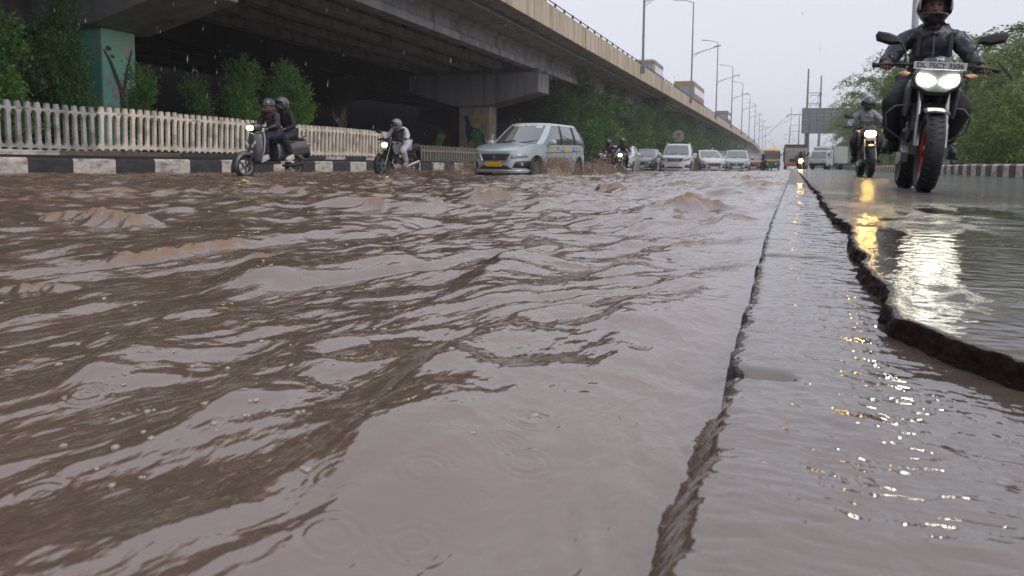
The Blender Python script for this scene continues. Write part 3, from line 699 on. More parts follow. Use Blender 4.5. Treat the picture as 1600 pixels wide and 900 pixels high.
def build_pylons():
    m = M('pylon', (.20, .20, .21), .6); 
    tops = []
    def pyl(x, y, h, arms, lab):
        root = empty('power_pole', (x, y, 0), R(10), lab, 'power pole'); g = G()
        g.tube([(0, 0, 0), (0, 0, h)], [.30, .13], 8); g.build('pole', m, root); g = G()
        for z, w0, w1 in arms:
            g.box(((w0 + w1) / 2, 0, z), (w1 - w0, .12, .12)); 
            for w in (w0, w1):
                if abs(w) > .5: g.tube([(w, 0, z), (w, 0, z - .5)], .07, 6)
        g.build('crossarm', m, root); return root
    pyl(1.75, 141.4, 17.6, [(13.4, 0, 2.3), (11.6, 0, 2.3), (9.6, -3.2, 2.6)], 'tall power pole with short cross arms rising behind the billboard')
    pyl(4.5, 164, 18.9, [(15, -1.9, 0), (13, -1.9, 0)], 'thinner power pole just right of the tall one behind the billboard')
    pyl(1.0, 260, 17, [(14, -2.2, 2.2), (12, -2.2, 2.2)], 'far power pole near the vanishing point')
    pyl(-2.5, 360, 19, [(15, -2.2, 2.2), (13, -2.2, 2.2)], 'farthest power pole, hazy at the vanishing point')
    g = G()
    pts = [(1.75, 141.4), (1.0, 260), (-2.5, 360), (-8, 520)]
    for off, z in ((-2.6, 9.9), (2.2, 13.3), (2.2, 11.5)):
        for (a, b) in zip(pts[:-1], pts[1:]):
            P = [(a[0] + off + (b[0] - a[0]) * t, a[1] + (b[1] - a[1]) * t, z + 1.0 - 9 * t * (1 - t)) for t in [k / 12 for k in range(13)]]
            g.tube(P, .035, 4, cap=False)
    for off, z in ((-3.1, 9.7), (2.2, 13.3)):
        P = [(1.75 + off - 14 * t, 141.4 + 75 * t, z - 1.5 * t - 10 * t * (1 - t)) for t in [k / 12 for k in range(13)]]
        g.tube(P, .03, 4, cap=False)
    o = g.build('power_lines', M('cable', (.06, .06, .07)), None); tag(o, 'faint power lines sagging between the far poles', 'cables')

def build_billboard():
    root = empty('billboard', (1.6, 119, 0), R(12), 'large blank grey billboard on a single post above the far traffic', 'billboard')
    g = G(); g.boxz(-.8, 11.5, -.12, .12, 5.35, 9.1); g.build('panel', M('bb_panel', (.20, .205, .22), .6, var=.1, scale=1), root, smooth=False)
    g = G()
    for i in range(13): g.boxz(-.8 + i * 1.02, -.74 + i * 1.02, -.16, -.12, 5.35, 9.1)
    for i in range(7): g.boxz(-.8, 11.5, -.155, -.125, 5.35 + i * .6, 5.40 + i * .6)
    g.build('frame', M('bb_frame', (.13, .13, .14), .6), root, smooth=False)
    for x in (-.05, 7.6): g = G(); g.boxz(x, x + .4, .13, .53, -.2, 9.0); g.build('post', M('bb_frame', (.13, .13, .14)), root, smooth=False)

# ------------------------------------------------------------------ foliage
def leafmat(name, a, b_, rough=.45):
    if name in _M: return _M[name]
    m = bpy.data.materials.new(name); m.use_nodes = True; n = m.node_tree.nodes; l = m.node_tree.links; b = n["Principled BSDF"]
    at = n.new("ShaderNodeAttribute"); at.attribute_name = 'tone'
    c = n.new("ShaderNodeMix"); c.data_type = 'RGBA'; c.inputs[6].default_value = a + (1,); c.inputs[7].default_value = b_ + (1,)
    oi = n.new("ShaderNodeObjectInfo"); mr = n.new("ShaderNodeMapRange"); mr.inputs[3].default_value = .25; mr.inputs[4].default_value = 1.15; l.new(oi.outputs['Random'], mr.inputs[0])
    mm = n.new("ShaderNodeMath"); mm.operation = 'MULTIPLY'; l.new(at.outputs['Fac'], mm.inputs[0]); l.new(mr.outputs[0], mm.inputs[1])
    l.new(mm.outputs[0], c.inputs[0]); l.new(c.outputs[2], b.inputs['Base Color']); b.inputs['Roughness'].default_value = rough
    tr = n.new("ShaderNodeBsdfTranslucent"); ms = n.new("ShaderNodeMixShader"); ms.inputs[0].default_value = .42
    l.new(c.outputs[2], tr.inputs[0]); l.new(b.outputs[0], ms.inputs[1]); l.new(tr.outputs[0], ms.inputs[2]); l.new(ms.outputs[0], n["Material Output"].inputs[0])
    _M[name] = m; return m
def leaves_mesh(name, P, D, L, Wd, mat, tone):
    # P positions, D directions (leaf axis); makes one diamond-shaped leaf per row
    n = len(P); rs = np.random.RandomState(n % 9973)
    D = D / (np.linalg.norm(D, axis=1, keepdims=True) + 1e-9)
    S = np.cross(D, rs.normal(size=(n, 3))); S /= (np.linalg.norm(S, axis=1, keepdims=True) + 1e-9)
    N = np.cross(D, S)
    L = L[:, None]; Wd = Wd[:, None]
    a = P; b = P + D * L * .45 + S * Wd + N * Wd * .3; c = P + D * L; d = P + D * L * .45 - S * Wd + N * Wd * .3
    V = np.stack([a, b, c, d], 1).reshape(-1, 3)
    me = bpy.data.meshes.new(name); me.vertices.add(4 * n); me.vertices.foreach_set('co', V.astype(np.float32).ravel())
    idx = np.arange(4 * n, dtype=np.int32); me.loops.add(4 * n); me.loops.foreach_set('vertex_index', idx)
    me.polygons.add(n); me.polygons.foreach_set('loop_start', np.arange(0, 4 * n, 4, dtype=np.int32))
    me.materials.append(mat); me.update(calc_edges=True)
    at = me.attributes.new('tone', 'FLOAT', 'POINT'); at.data.foreach_set('value', np.repeat(tone, 4).astype(np.float32))
    return me
def bushy(name, seed, h, r, n, leaf, mat, lobes=16, base=.12, power=.8, up=.6, conic=.5):
    """dense upright crown: leafy sprays over many uneven lobes, plus a tapered trunk with limbs"""
    rs = np.random.RandomState(seed); C = []
    for i in range(lobes):
        t = (i + rs.rand()) / lobes; z = h * (base + (1 - base) * t)
        rr = r * (1 - conic * t ** 1.3) * (.50 + .85 * rs.rand()); q = rs.rand() * 6.283; o = rr * .80 * rs.rand() ** .5
        C.append((o * math.cos(q), o * math.sin(q), min(z, h * .93), rr * (.42 + .25 * rs.rand()), h * (.07 + .08 * rs.rand())))
    C = np.array(C); wts = C[:, 3] ** 2 * C[:, 4]; k = rs.choice(len(C), n // 9, p=wts / wts.sum())
    v = rs.normal(size=(len(k), 3)); v /= np.linalg.norm(v, axis=1, keepdims=True); rad = rs.rand(len(k)) ** .40
    base_p = np.stack([C[k, 0] + v[:, 0] * C[k, 3] * rad, C[k, 1] + v[:, 1] * C[k, 3] * rad, C[k, 2] + v[:, 2] * C[k, 4] * 1.4 * rad], 1)
    dirv = v * [1, 1, .5] + [0, 0, up] + rs.normal(size=v.shape) * .25; dirv /= np.linalg.norm(dirv, axis=1, keepdims=True)
    tw = leaf * 3.2
    P, D, T = [], [], []
    tb = rs.rand(len(k)) * .5 + rad * .25
    for j in range(9):
        f = j / 8.0; P.append(base_p + dirv * tw * f * (.6 + .8 * rs.rand(len(k), 1)))
        D.append(dirv * .8 + rs.normal(size=v.shape) * .75); T.append(np.clip(tb + .25 * f + rs.normal(size=len(k)) * .12, 0, 1))
    P = np.concatenate(P); D = np.concatenate(D); T = np.concatenate(T)
    P[:, 2] = np.maximum(P[:, 2], .03)
    L = leaf * (.7 + .6 * rs.rand(len(P))); me = leaves_mesh(name, P, D, L, L * .24, mat, T)
    g = G(); g.tube([(0, 0, 0), (.02 * h, 0, h * .3), (0, .02 * h, h * .6), (0, 0, h * .85)], [.035 * h ** .7, .028 * h ** .7, .016 * h ** .7, .004], 8)
    for i in range(min(lobes, 14)):
        c = C[i]; z0 = c[2] * .6; g.tube([(0, 0, z0), (c[0] * .5, c[1] * .5, (z0 + c[2]) / 2 + .05), (c[0], c[1], c[2])], [.012 * h ** .7, .008 * h ** .7, .003], 5)
    return me, g
def wispy(name, seed, h, r, n, leaf, mat, lean=(0, 0), nb=11):
    """thorny open tree: arching limbs with drooping feathery sprays, sky showing between"""
    rs = np.random.RandomState(seed); g = G(); P = []; D = []; T = []
    tx, ty = lean
    g.tube([(0, 0, 0), (.08 * r + tx * .1, .05, h * .22), (tx * .25, ty * .25, h * .42)], [.05 * h ** .6, .04 * h ** .6, .03 * h ** .6], 8)
    for i in range(nb):
        q = 6.283 * (i + rs.rand() * .8) / nb; z0 = h * (.15 + .27 * rs.rand()); rr = r * (.65 + .45 * rs.rand()); zt = h * (.55 + .45 * rs.rand())
        ex, ey = math.cos(q) * rr + tx, math.sin(q) * rr + ty
        A = np.array([tx * .2, ty * .2, z0]); B = np.array([ex * .45, ey * .45, zt]); Cc = np.array([ex, ey, zt * (.60 + .3 * rs.rand())])
        ts = np.linspace(0, 1, 9); pts = [(1 - t) ** 2 * A + 2 * t * (1 - t) * B * [1, 1, 1.12] + t * t * Cc for t in ts]
        g.tube([tuple(p) for p in pts], [.024 * h ** .6 * (1 - t * .9) + .004 for t in ts], 6)
        for s in range(34):
            t = .15 + .85 * rs.rand(); p0 = (1 - t) ** 2 * A + 2 * t * (1 - t) * B * [1, 1, 1.12] + t * t * Cc
            dq = rs.rand() * 6.283; dl = r * (.13 + .20 * rs.rand()); dv = np.array([math.cos(dq) + .5 * math.cos(q), math.sin(dq) + .5 * math.sin(q), .35 + .7 * rs.rand()])
            m = max(6, n // (nb * 34)); u = np.sort(rs.rand(m))[:, None]; droop = dl * 1.2
            pp = p0 + dv * dl * u + np.array([0, 0, -1]) * droop * u ** 2.2
            pp = pp + rs.normal(size=pp.shape) * leaf * .45
            P.append(pp); D.append(np.array([dv[0], dv[1], -.4]) + rs.normal(size=pp.shape) * .7); T.append(np.clip(rs.rand() * .5 + .25 + rs.normal(size=m) * .15, 0, 1))
            if s % 3 == 0: g.tube([tuple(p0), tuple(p0 + dv * dl * .5 - np.array([0, 0, droop * .2])), tuple(p0 + dv * dl - np.array([0, 0, droop]))], [.006, .004, .002], 3, cap=False)
    P = np.concatenate(P); D = np.concatenate(D); T = np.concatenate(T); L = leaf * (.7 + .6 * rs.rand(len(P)))
    return leaves_mesh(name, P, D, L, L * .20, mat, T), g
def plant(kind, mesh, g, bark, loc, rz, sc, label, cat, group=None, cache={}):
    root = empty(kind, loc, rz, label, cat, group); root.scale = sc if isinstance(sc, tuple) else (sc, sc, sc)
    key = id(g)
    if key not in cache:
        t = g.build('trunk', bark, root); cache[key] = (t.data, g)
    else:
        t = bpy.data.objects.new('trunk', cache[key][0]); link(t, root)
    o = bpy.data.objects.new('crown', mesh); link(o, root)
    return root

def build_plants():
    bark = M('bark', (.07, .055, .04), .85, var=.3, scale=8)
    gr = leafmat('leaf_hedge', (0.040, 0.115, 0.025), (0.24, 0.46, 0.10))
    gd = leafmat('leaf_dark', (0.035, 0.100, 0.030), (0.19, 0.36, 0.09))
    gy = leafmat('leaf_acacia', (0.090, 0.150, 0.040), (0.28, 0.38, 0.12))
    gl = leafmat('leaf_scrub', (0.080, 0.140, 0.030), (0.26, 0.36, 0.10))
    B = [bushy('crown_upright', 11, 3.6, 1.05, 17000, .11, gr, lobes=22, conic=.45), bushy('crown_upright', 12, 2.6, .8, 9000, .10, gr, lobes=14, conic=.65), bushy('crown_upright', 13, 2.4, .95, 9000, .10, gr, lobes=13, conic=.55)]
    L = [(0, -16.3, 11.2, .80, 'leafy bush partly cut by the left edge behind the picket fence', 1.2),
         (0, -16.2, 12.55, .96, 'biggest dense bush in front of the teal painted pillar', .82), (1, -16.2, 14.95, .86, 'small pointed bush just right of the teal painted pillar', 1.0),
         (2, -16.2, 17.0, .90, 'low wide bush between the pillar and the scooter riders', 1.05), (0, -16.4, 19.1, .78, 'bush rising behind the helmets of the scooter riders', 1.1),
         (1, -16.1, 20.3, .95, 'small bush tucked between two taller ones behind the scooter', 1.0), (0, -16.4, 21.5, .83, 'tall bush right of the scooter riders with a drooping side', 1.15),
         (2, -16.4, 33.0, .55, 'low round shrub behind the low railing', 1.0), (2, -16.6, 38.0, .70, 'dark shrub at the foot of the second painted pillar', 1.0), (1, -16.3, 43.5, .95, 'dark pointed shrub behind the roof of the silver people carrier', 1.0)]
    for k, x, y, s, lab, wd in L:
        plant('bush', B[k][0], B[k][1], bark, (x, y, .40), y * 1.7, (s * wd * .68, s * wd * .68, s), lab, 'bush', 'bushes under the flyover edge')
    # withered stump
    g = G(); rs = random.Random(5); g.tube([(0, 0, 0), (.05, 0, .9), (0, 0, 1.7)], [.12, .09, .05], 8)
    for i in range(16):
        q = rs.uniform(0, 6.28); z = rs.uniform(.7, 1.6); P = [(0, 0, z), (math.cos(q) * .25, math.sin(q) * .25, z + .35), (math.cos(q) * .3, math.sin(q) * .3, z + rs.uniform(.4, .7))]; g.tube(P, [.03, .02, .006], 5)
    o = g.build('withered_shrub', M('dead', (.16, .10, .07), .85), None); o.location = (-16.8, 25.0, .4); tag(o, 'withered brown shrub with bare twigs in front of the dark underpass', 'shrub')
    # row of trees beyond, beside the flyover
    T = [bushy('crown_dense', 21, 6.0, 1.7, 13000, .20, gd, lobes=26, conic=.35), bushy('crown_dense', 22, 6.6, 1.5, 12000, .20, gd, lobes=24, conic=.55), bushy('crown_dense', 23, 7.4, 2.3, 15000, .22, gd, lobes=28, conic=.45)]
    ys = [47, 51.5, 56, 60.5, 65, 71, 77, 83, 89, 96, 103, 110, 118, 127, 137, 148, 160, 175, 192, 212]
    hs = [.80, .92, .86, 1.0, .95, 1.0, 1.02, .98, .95, .95, 1.0, 1.0, 1.0, 1.02, 1.0, 1.0, 1.0, 1.0, .95, .9]
    rs = random.Random(7)
    for i, y in enumerate(ys):
        k = [0, 1, 0, 1, 1, 0, 2, 0, 1, 0, 1, 0, 1, 0, 2, 1, 0, 2, 1, 0][i]
        where = ['first', 'second', 'third', 'fourth', 'fifth', 'sixth', 'tallest', 'eighth', 'ninth', 'tenth', 'eleventh', 'twelfth', '13th', '14th', '15th', '16th', '17th', '18th', '19th', 'farthest'][i]
        plant('tree', T[k][0], T[k][1], bark, (-14.5 + rs.uniform(-.3, .4), y, .35), rs.uniform(0, 6), (hs[i] * .98 * (1 + i * .02), hs[i] * .98 * (1 + i * .03), hs[i] * .97), 'dense dark green tree by the flyover, %s in the row counted from the near end' % where, 'tree', 'row of dense trees along the flyover')
    # right-hand side
    Wt = [wispy('crown_wispy', 31, 7.5, 3.6, 14000, .15, gy), wispy('crown_wispy', 32, 8.5, 4.2, 15000, .16, gy, lean=(-1.2, 0)), wispy('crown_wispy', 33, 5.0, 2.8, 8000, .11, gy, lean=(-.6, -.4))]
    RT = [(2, 8.6, 24, 1.0, 'open feathery tree above the right edge of the thicket'), (2, 7.6, 31, 1.05, 'open feathery tree behind the right mirror of the near rider'), (0, 9.8, 34, .88, 'broad feathery tree above the thicket right of the near rider'),
          (0, 7.8, 43, .98, 'feathery tree behind the shoulders of the near rider'), (1, 8.0, 53, .98, 'arching tree just left of the near rider'), (1, 8.0, 65, 1.10, 'feathery tree leaning over the road left of the near rider'), (0, 7.6, 79, 1.15, 'feathery tree behind the second rider'),
          (1, 8.2, 95, 1.15, 'drooping tree in front of the billboard end'), (0, 8.0, 113, 1.15, 'tree right of the billboard post'), (1, 10.5, 140, .95, 'hazy tree beyond the billboard'), (0, 13, 48, 1.1, 'taller tree set back behind the thicket'), (0, 14, 70, 1.1, 'hazy set back tree beyond the second rider')]
    for k, x, y, s, lab in RT:
        plant('tree', Wt[k][0], Wt[k][1], bark, (x, y, .3), y * 2.3, s, lab, 'tree', 'feathery trees on the right verge')
    S = [bushy('crown_scrub', 41, 2.1, 1.6, 12000, .085, gl, lobes=22, conic=.3, up=.35), bushy('crown_scrub', 42, 3.0, 2.0, 11000, .09, gy, lobes=26, conic=.3, up=.3)]
    SL = [(0, 6.6, 15.5, .85, 'pale green low shrub nearest the right kerb'), (1, 8.4, 17.5, .95, 'tall shrub cut by the right edge of the frame'), (0, 6.5, 18.5, .82, 'pale green shrub behind the right kerb by the rider boot'), (1, 8.0, 21.5, .95, 'tall olive shrub right of the near rider'),
          (0, 6.6, 22, .88, 'low pale shrub behind the front wheel side of the kerb'), (1, 7.9, 26, .95, 'olive shrub behind the right handlebar'), (0, 6.5, 26, .85, 'low shrub half hidden by the near rider boot'), (1, 7.6, 31, .95, 'olive shrub behind the rider knee'), (0, 6.5, 31, .9, 'low shrub hidden behind the near motorcycle'),
          (1, 7.4, 37, 1.0, 'olive shrub behind the near motorcycle tank'), (1, 7.6, 44, 1.0, 'olive shrub showing left of the near motorcycle'), (1, 7.6, 52, 1.0, 'olive shrub behind the second rider shoulder'), (1, 7.6, 61, 1.05, 'olive shrub behind the second motorcycle'), (1, 7.8, 72, 1.1, 'hazy shrub left of the second rider'), (1, 7.8, 86, 1.1, 'hazy shrub beyond the parked vehicles'), (1, 8.2, 104, 1.2, 'farthest hazy shrub by the white box truck'),
          (1, 11.0, 24, 1.3, 'set back olive shrub at the right edge'), (1, 11.2, 30, 1.35, 'set back olive shrub in the thicket')]
    for k, x, y, s, lab in SL:
        plant('shrub', S[k][0], S[k][1], bark, (x, y, .3), y * 1.9, s * 1.05, lab, 'shrub', 'scrub along the right verge')
    # far wood at the horizon
    rs = np.random.RandomState(77); n = 26000
    X = np.where(rs.rand(n) < .6, rs.uniform(12, 190, n), rs.uniform(-230, -30, n)); Y = rs.uniform(330, 620, n)
    H = (6 + 5 * np.abs(perlin(X / 14, Y / 18, 5)) + 3 * perlin(X / 5, Y / 5, 6)); Z = H * rs.rand(n) ** .6
    P = np.stack([X, Y, Z], 1); me = leaves_mesh('far_wood', P, rs.normal(size=(n, 3)), 2.6 + rs.rand(n), 1.1 + rs.rand(n) * .5, gd, rs.rand(n))
    o = bpy.data.objects.new('far_wood', me); link(o); tag(o, 'hazy far belt of trees on the horizon', kind='stuff')

def build_haze():
    g = G(); g.boxz(-700, 700, -61, 1600, -1.7, 40)
    m = bpy.data.materials.new('haze'); m.use_nodes = True; n = m.node_tree.nodes; l = m.node_tree.links; n.remove(n["Principled BSDF"])
    v = n.new("ShaderNodeVolumePrincipled"); v.inputs['Color'].default_value = (.93, .94, .97, 1); v.inputs['Density'].default_value = HAZE; v.inputs['Anisotropy'].default_value = .2
    l.new(v.outputs[0], n["Material Output"].inputs['Volume'])
    o = g.build('haze', m, None, smooth=False); tag(o, kind='stuff')
HAZE = 0.0009
# ------------------------------------------------------------------ people
def skin_mesh(name, chains, mat, parent=None, sub=1, loc=None):
    """chains: list of lists of (co, radius); equal coordinates join. The first vertex of the first chain is the root."""
    V, idx, E, Rr = [], {}, [], []
    for ch in chains:
        prev = None
        for co, r in ch:
            k = tuple(round(c, 4) for c in co)
            if k not in idx: idx[k] = len(V); V.append(co); Rr.append(r)
            if prev is not None and prev != idx[k]: E.append((prev, idx[k]))
            prev = idx[k]
    me = bpy.data.meshes.new(name); me.from_pydata([tuple(v) for v in V], E, [])
    o = bpy.data.objects.new(name, me); COL.objects.link(o)
    o.modifiers.new('skin', 'SKIN')
    if not me.skin_vertices: 
        bm = bmesh.new(); bm.from_mesh(me); bm.verts.layers.skin.verify(); bm.to_mesh(me); bm.free()
    sv = me.skin_vertices[0].data
    for i, r in enumerate(Rr):
        sv[i].radius = (r, r) if not isinstance(r, tuple) else r; sv[i].use_root = (i == 0)
    o.modifiers['skin'].use_smooth_shade = True
    s = o.modifiers.new('sub', 'SUBSURF'); s.levels = sub; s.render_levels = sub
    bake(o); o.data.materials.clear(); o.data.materials.append(mat)
    o.data.polygons.foreach_set('use_smooth', [True] * len(o.data.polygons)); o.data.update()
    if parent is not None: o.parent = parent
    return o
def lerp(a, b, t): return tuple(a[i] + (b[i] - a[i]) * t for i in range(3))
def hand_chains(w, fwd, side, up, s=1.0):
    """fingers curled round a grip: w wrist, fwd towards the grip, side across the knuckles (thumb side +)"""
    w = Vector(w); fwd = Vector(fwd).normalized(); side = Vector(side).normalized(); up = Vector(up).normalized(); C = []
    palm = w + fwd * .045 * s; kn = w + fwd * .085 * s
    C.append([(tuple(w), .024 * s), (tuple(palm), .030 * s)])
    for i, (o, l) in enumerate(((.032, .9), (.011, 1.0), (-.011, .95), (-.031, .78))):
        k = kn + side * o * s; a = k + (fwd * .030 - up * .004) * l * s; b = a + (fwd * .006 - up * .026) * l * s; c = b + (-fwd * .020 - up * .008) * l * s
        C.append([(tuple(palm), .030 * s), (tuple(k), .0105 * s), (tuple(a), .0100 * s), (tuple(b), .0092 * s), (tuple(c), .008 * s)])
    t0 = w + fwd * .03 * s + side * .03 * s; t1 = t0 + (fwd * .03 + side * .012 - up * .02) * s; t2 = t1 + (fwd * .02 - side * .008 - up * .016) * s
    C.append([(tuple(palm), .030 * s), (tuple(t0), .013 * s), (tuple(t1), .0115 * s), (tuple(t2), .009 * s)])
    return C
def person(label, loc, rz, J, skin, jacket, trousers, shoes, helmet, hel2=None, visor=True, face=True, group=None, sleeve=1.0, leg=1.0, loose=1.0, beard=False, cat='person'):
    """J: joints pelvis chest neck head shL elL haL shR elR haR hipL knL anL toL ... (vehicle-local)"""
    V = {k: Vector(v) for k, v in J.items() if isinstance(v, tuple)}
    ch = []
    ch.append([(V['pelvis'], .10), (lerp(V['pelvis'], V['chest'], .5), .092), (V['chest'], .095), (V['neck'], .052), (lerp(V['neck'], V['head'], .5), .050)])
    for s in 'LR':
        ch.append([(V['chest'], .095), (V['sh' + s], .046), (lerp(V['sh' + s], V['el' + s], .5), .040), (V['el' + s], .036), (lerp(V['el' + s], V['ha' + s], .5), .034), (V['ha' + s], .024)])
        ch.append([(V['pelvis'], .10), (V['hip' + s], .075), (lerp(V['hip' + s], V['kn' + s], .5), .064), (V['kn' + s], .050), (lerp(V['kn' + s], V['an' + s], .4), .050), (V['an' + s], .034), (V['to' + s], .03)])
        fw = (V['ha' + s] - V['el' + s]).normalized() * .6 + Vector((0, -.6, -.15)); sx = Vector((1 if s == 'L' else -1, 0, 0))
        if J.get('lap'): sx = Vector((0, -1, 0)); fw = (V['ha' + s] - V['el' + s])
        ch += hand_chains(V['ha' + s], fw, sx, (0, 0, 1))
    body = skin_mesh('person', ch, skin, None, 1)
    # head with a face, joined into the body mesh
    g = G(); h = V['head']; a = J.get('turn', 0.0); rt = Matrix.Rotation(a, 3, 'Z')
    def hp(p): return h + rt @ Vector(p)
    hv = []; nu, nv = 22, 16
    for i in range(nv + 1):
        t = math.pi * i / nv - math.pi / 2
        for j in range(nu):
            q = 2 * math.pi * j / nu; x = math.cos(t) * math.cos(q); y = math.cos(t) * math.sin(q); z = math.sin(t)
            px, py, pz = x * .074, y * .092, z * .112
            if z < -.2: px *= 1 - .30 * (-z - .2); py = py * (1 - .12 * (-z - .2)) - .012 * (-z)
            fr = max(0, -y)
            if fr > .6 and -.05 < z < .25: py += .007 * (1 - abs(abs(px) - .03) / .03 if abs(abs(px) - .03) < .03 else 0)
            hv.append(hp((px, py, pz)))
    g.add(hv, [(i * nu + j, i * nu + (j + 1) % nu, (i + 1) * nu + (j + 1) % nu, (i + 1) * nu + j) for i in range(nv) for j in range(nu)])
    g.ell(hp((0, -.100, -.015)), (.014, .018, .026), 8, 6); g.ell(hp((0, -.108, -.030)), (.018, .012, .010), 8, 6)
    g.ell(hp((0, -.093, -.062)), (.024, .008, .006), 8, 4); g.ell(hp((0, -.092, -.074)), (.020, .009, .006), 8, 4)
    for s in (-1, 1): g.ell(hp((s * .078, .005, -.01)), (.010, .018, .03), 8, 6)
    g.cur = 1
    for s in (-1, 1):
        g.ell(hp((s * .030, -.086, .012)), (.013, .008, .007), 8, 6); g.box(hp((s * .031, -.093, .030)), (.034, .010, .007), rt)
    if beard:
        g.ell(hp((0, -.098, -.050)), (.034, .010, .009), 10, 6); g.ell(hp((0, -.078, -.098)), (.045, .034, .03), 10, 6)
    hd = g.build('head_tmp', [skin, M('hair', (.012, .010, .009), .5)])
    bm = bmesh.new(); bm.from_mesh(body.data); k = len(bm.faces); bm.from_mesh(hd.data); bm.to_mesh(body.data); bm.free()
    body.data.materials.append(_M['hair'])
    bpy.data.objects.remove(hd)
    tag(body, label, cat, group); body.location = loc; body.rotation_euler = (0, 0, rz)
    # clothes
    w = loose
    nb = lerp(V['chest'], V['neck'], .8); cr = (.140 * w, .135 * w)
    jc = [[(lerp(V['pelvis'], V['chest'], -.25), (.110 * w, .095 * w)), (lerp(V['pelvis'], V['chest'], .05), (.140 * w, .120 * w)), (lerp(V['pelvis'], V['chest'], .45), (.140 * w, .125 * w)), (V['chest'], cr), (nb, .078), (lerp(V['chest'], V['neck'], 1.0), .074), (lerp(V['chest'], V['neck'], 1.16), .082)]]
    for s in 'LR':
        e = lerp(V['el' + s], V['ha' + s], .86 * sleeve) if sleeve > .3 else lerp(V['sh' + s], V['el' + s], .8)
        if sleeve > .3: jc.append([(nb, .078), (lerp(nb, V['sh' + s], .5), .074), (V['sh' + s], .072 * w), (lerp(V['sh' + s], V['el' + s], .5), .064 * w), (V['el' + s], .060 * w), (lerp(V['el' + s], V['ha' + s], .45), .055 * w), (e, .045 * w)])
        else: jc.append([(V['chest'], (.165 * w, .15 * w)), (V['sh' + s], .078 * w), (e, .062 * w)])
    jk = skin_mesh('jacket', jc, jacket, body, 3)
    t2 = bpy.data.textures.get('crease') or bpy.data.textures.new('crease', 'CLOUDS'); t2.noise_scale = .028; t2.noise_depth = 2
    md = jk.modifiers.new('crease', 'DISPLACE'); md.texture = t2; md.strength = .020; md.mid_level = .5
    tx = bpy.data.textures.get('cloth') or bpy.data.textures.new('cloth', 'CLOUDS'); tx.noise_scale = .07
    md = jk.modifiers.new('folds', 'DISPLACE'); md.texture = tx; md.strength = .042; md.mid_level = .5; bake_keep(jk)
    tc = []
    for s in 'LR':
        tc.append([(V['pelvis'], .122 * w), (V['hip' + s], .105 * w), (lerp(V['hip' + s], V['kn' + s], .5), .092 * w), (V['kn' + s], .078 * w), (lerp(V['kn' + s], V['an' + s], .5), .070 * w), (lerp(V['kn' + s], V['an' + s], .93), .056 * w)])
    tr = skin_mesh('trousers', tc, trousers, body, 3)
    md = tr.modifiers.new('crease', 'DISPLACE'); md.texture = t2; md.strength = .012; md.mid_level = .5
    md = tr.modifiers.new('folds', 'DISPLACE'); md.texture = tx; md.strength = .026; md.mid_level = .5; bake_keep(tr)
    for s in 'LR':
        a, t = V['an' + s], V['to' + s]; d = (t - a).normalized(); g = G()
        mid = lerp(a, t, .5); L = (t - a).length + .10
        up = Vector((0, 0, 1)); sd = d.cross(up).normalized(); up = sd.cross(d)
        rt2 = Matrix((sd, d, up)).transposed()
        g.ell(Vector(mid) + d * .02 - up * .012, (.050, L / 2, .045), 14, 10, rt2, .8); g.ell(a + up * -.01, (.048, .055, .062), 12, 8, rt2)
        g.box(Vector(mid) + d * .02 - up * .048, (.086, L * .92, .02), rt2)
        g.build('shoe', shoes, body)
    # helmet
    g = G(); nu, nv = 36, 26; rr = (.128, .152, .142); hv = []; keep = []
    cz = .012; cyo = .0
    for i in range(nv + 1):
        t = math.pi * (.06 + .94 * i / nv) - math.pi / 2
        for j in range(nu):
            q = 2 * math.pi * j / nu; x, y, z = math.cos(t) * math.cos(q), math.cos(t) * math.sin(q), math.sin(t)
            px, py, pz = x * rr[0], y * rr[1], z * rr[2] + cz
            if pz < -.04 and py < 0: py *= 1.06
            if pz < -.05: px *= .93
            hv.append((px, py, pz))
    for i in range(nv):
        for j in range(nu):
            f = (i * nu + j, i * nu + (j + 1) % nu, (i + 1) * nu + (j + 1) % nu, (i + 1) * nu + j)
            c = [sum(hv[k][m] for k in f) / 4 for m in range(3)]
            if c[1] < -.045 and -.052 < c[2] < .062 and abs(c[0]) < .110: continue
            keep.append((f, 1 if c[2] < -.03 else 0))
    k0 = len(g.v); g.v += [tuple(hp(p)) for p in hv]
    for f, mi in keep: g.f.append(tuple(k + k0 for k in f)); g.mi.append(mi)
    he = g.build('helmet', [helmet, hel2 or helmet], body, solid=.012)
    if visor:
        g = G(); P = []
        for i in range(9):
            z = -.055 + .125 * i / 8; row = []
            for j in range(17):
                q = R(-90) + R(62) * (j - 8) / 8; k = math.sqrt(max(0, 1 - ((z - cz) / rr[2]) ** 2))
                row.append(hp((math.cos(q) * (rr[0] + .004) * k, math.sin(q) * (rr[1] + .006) * k, z)))
            P.append(row)
        g.grid(P); g.build('visor', visor, body, solid=.003)
    return body
def bake_keep(o):
    dg = bpy.context.evaluated_depsgraph_get(); mats = list(o.data.materials)
    me = bpy.data.meshes.new_from_object(o.evaluated_get(dg)); o.modifiers.clear(); o.data = me
    me.polygons.foreach_set('use_smooth', [True] * len(me.polygons)); me.update()

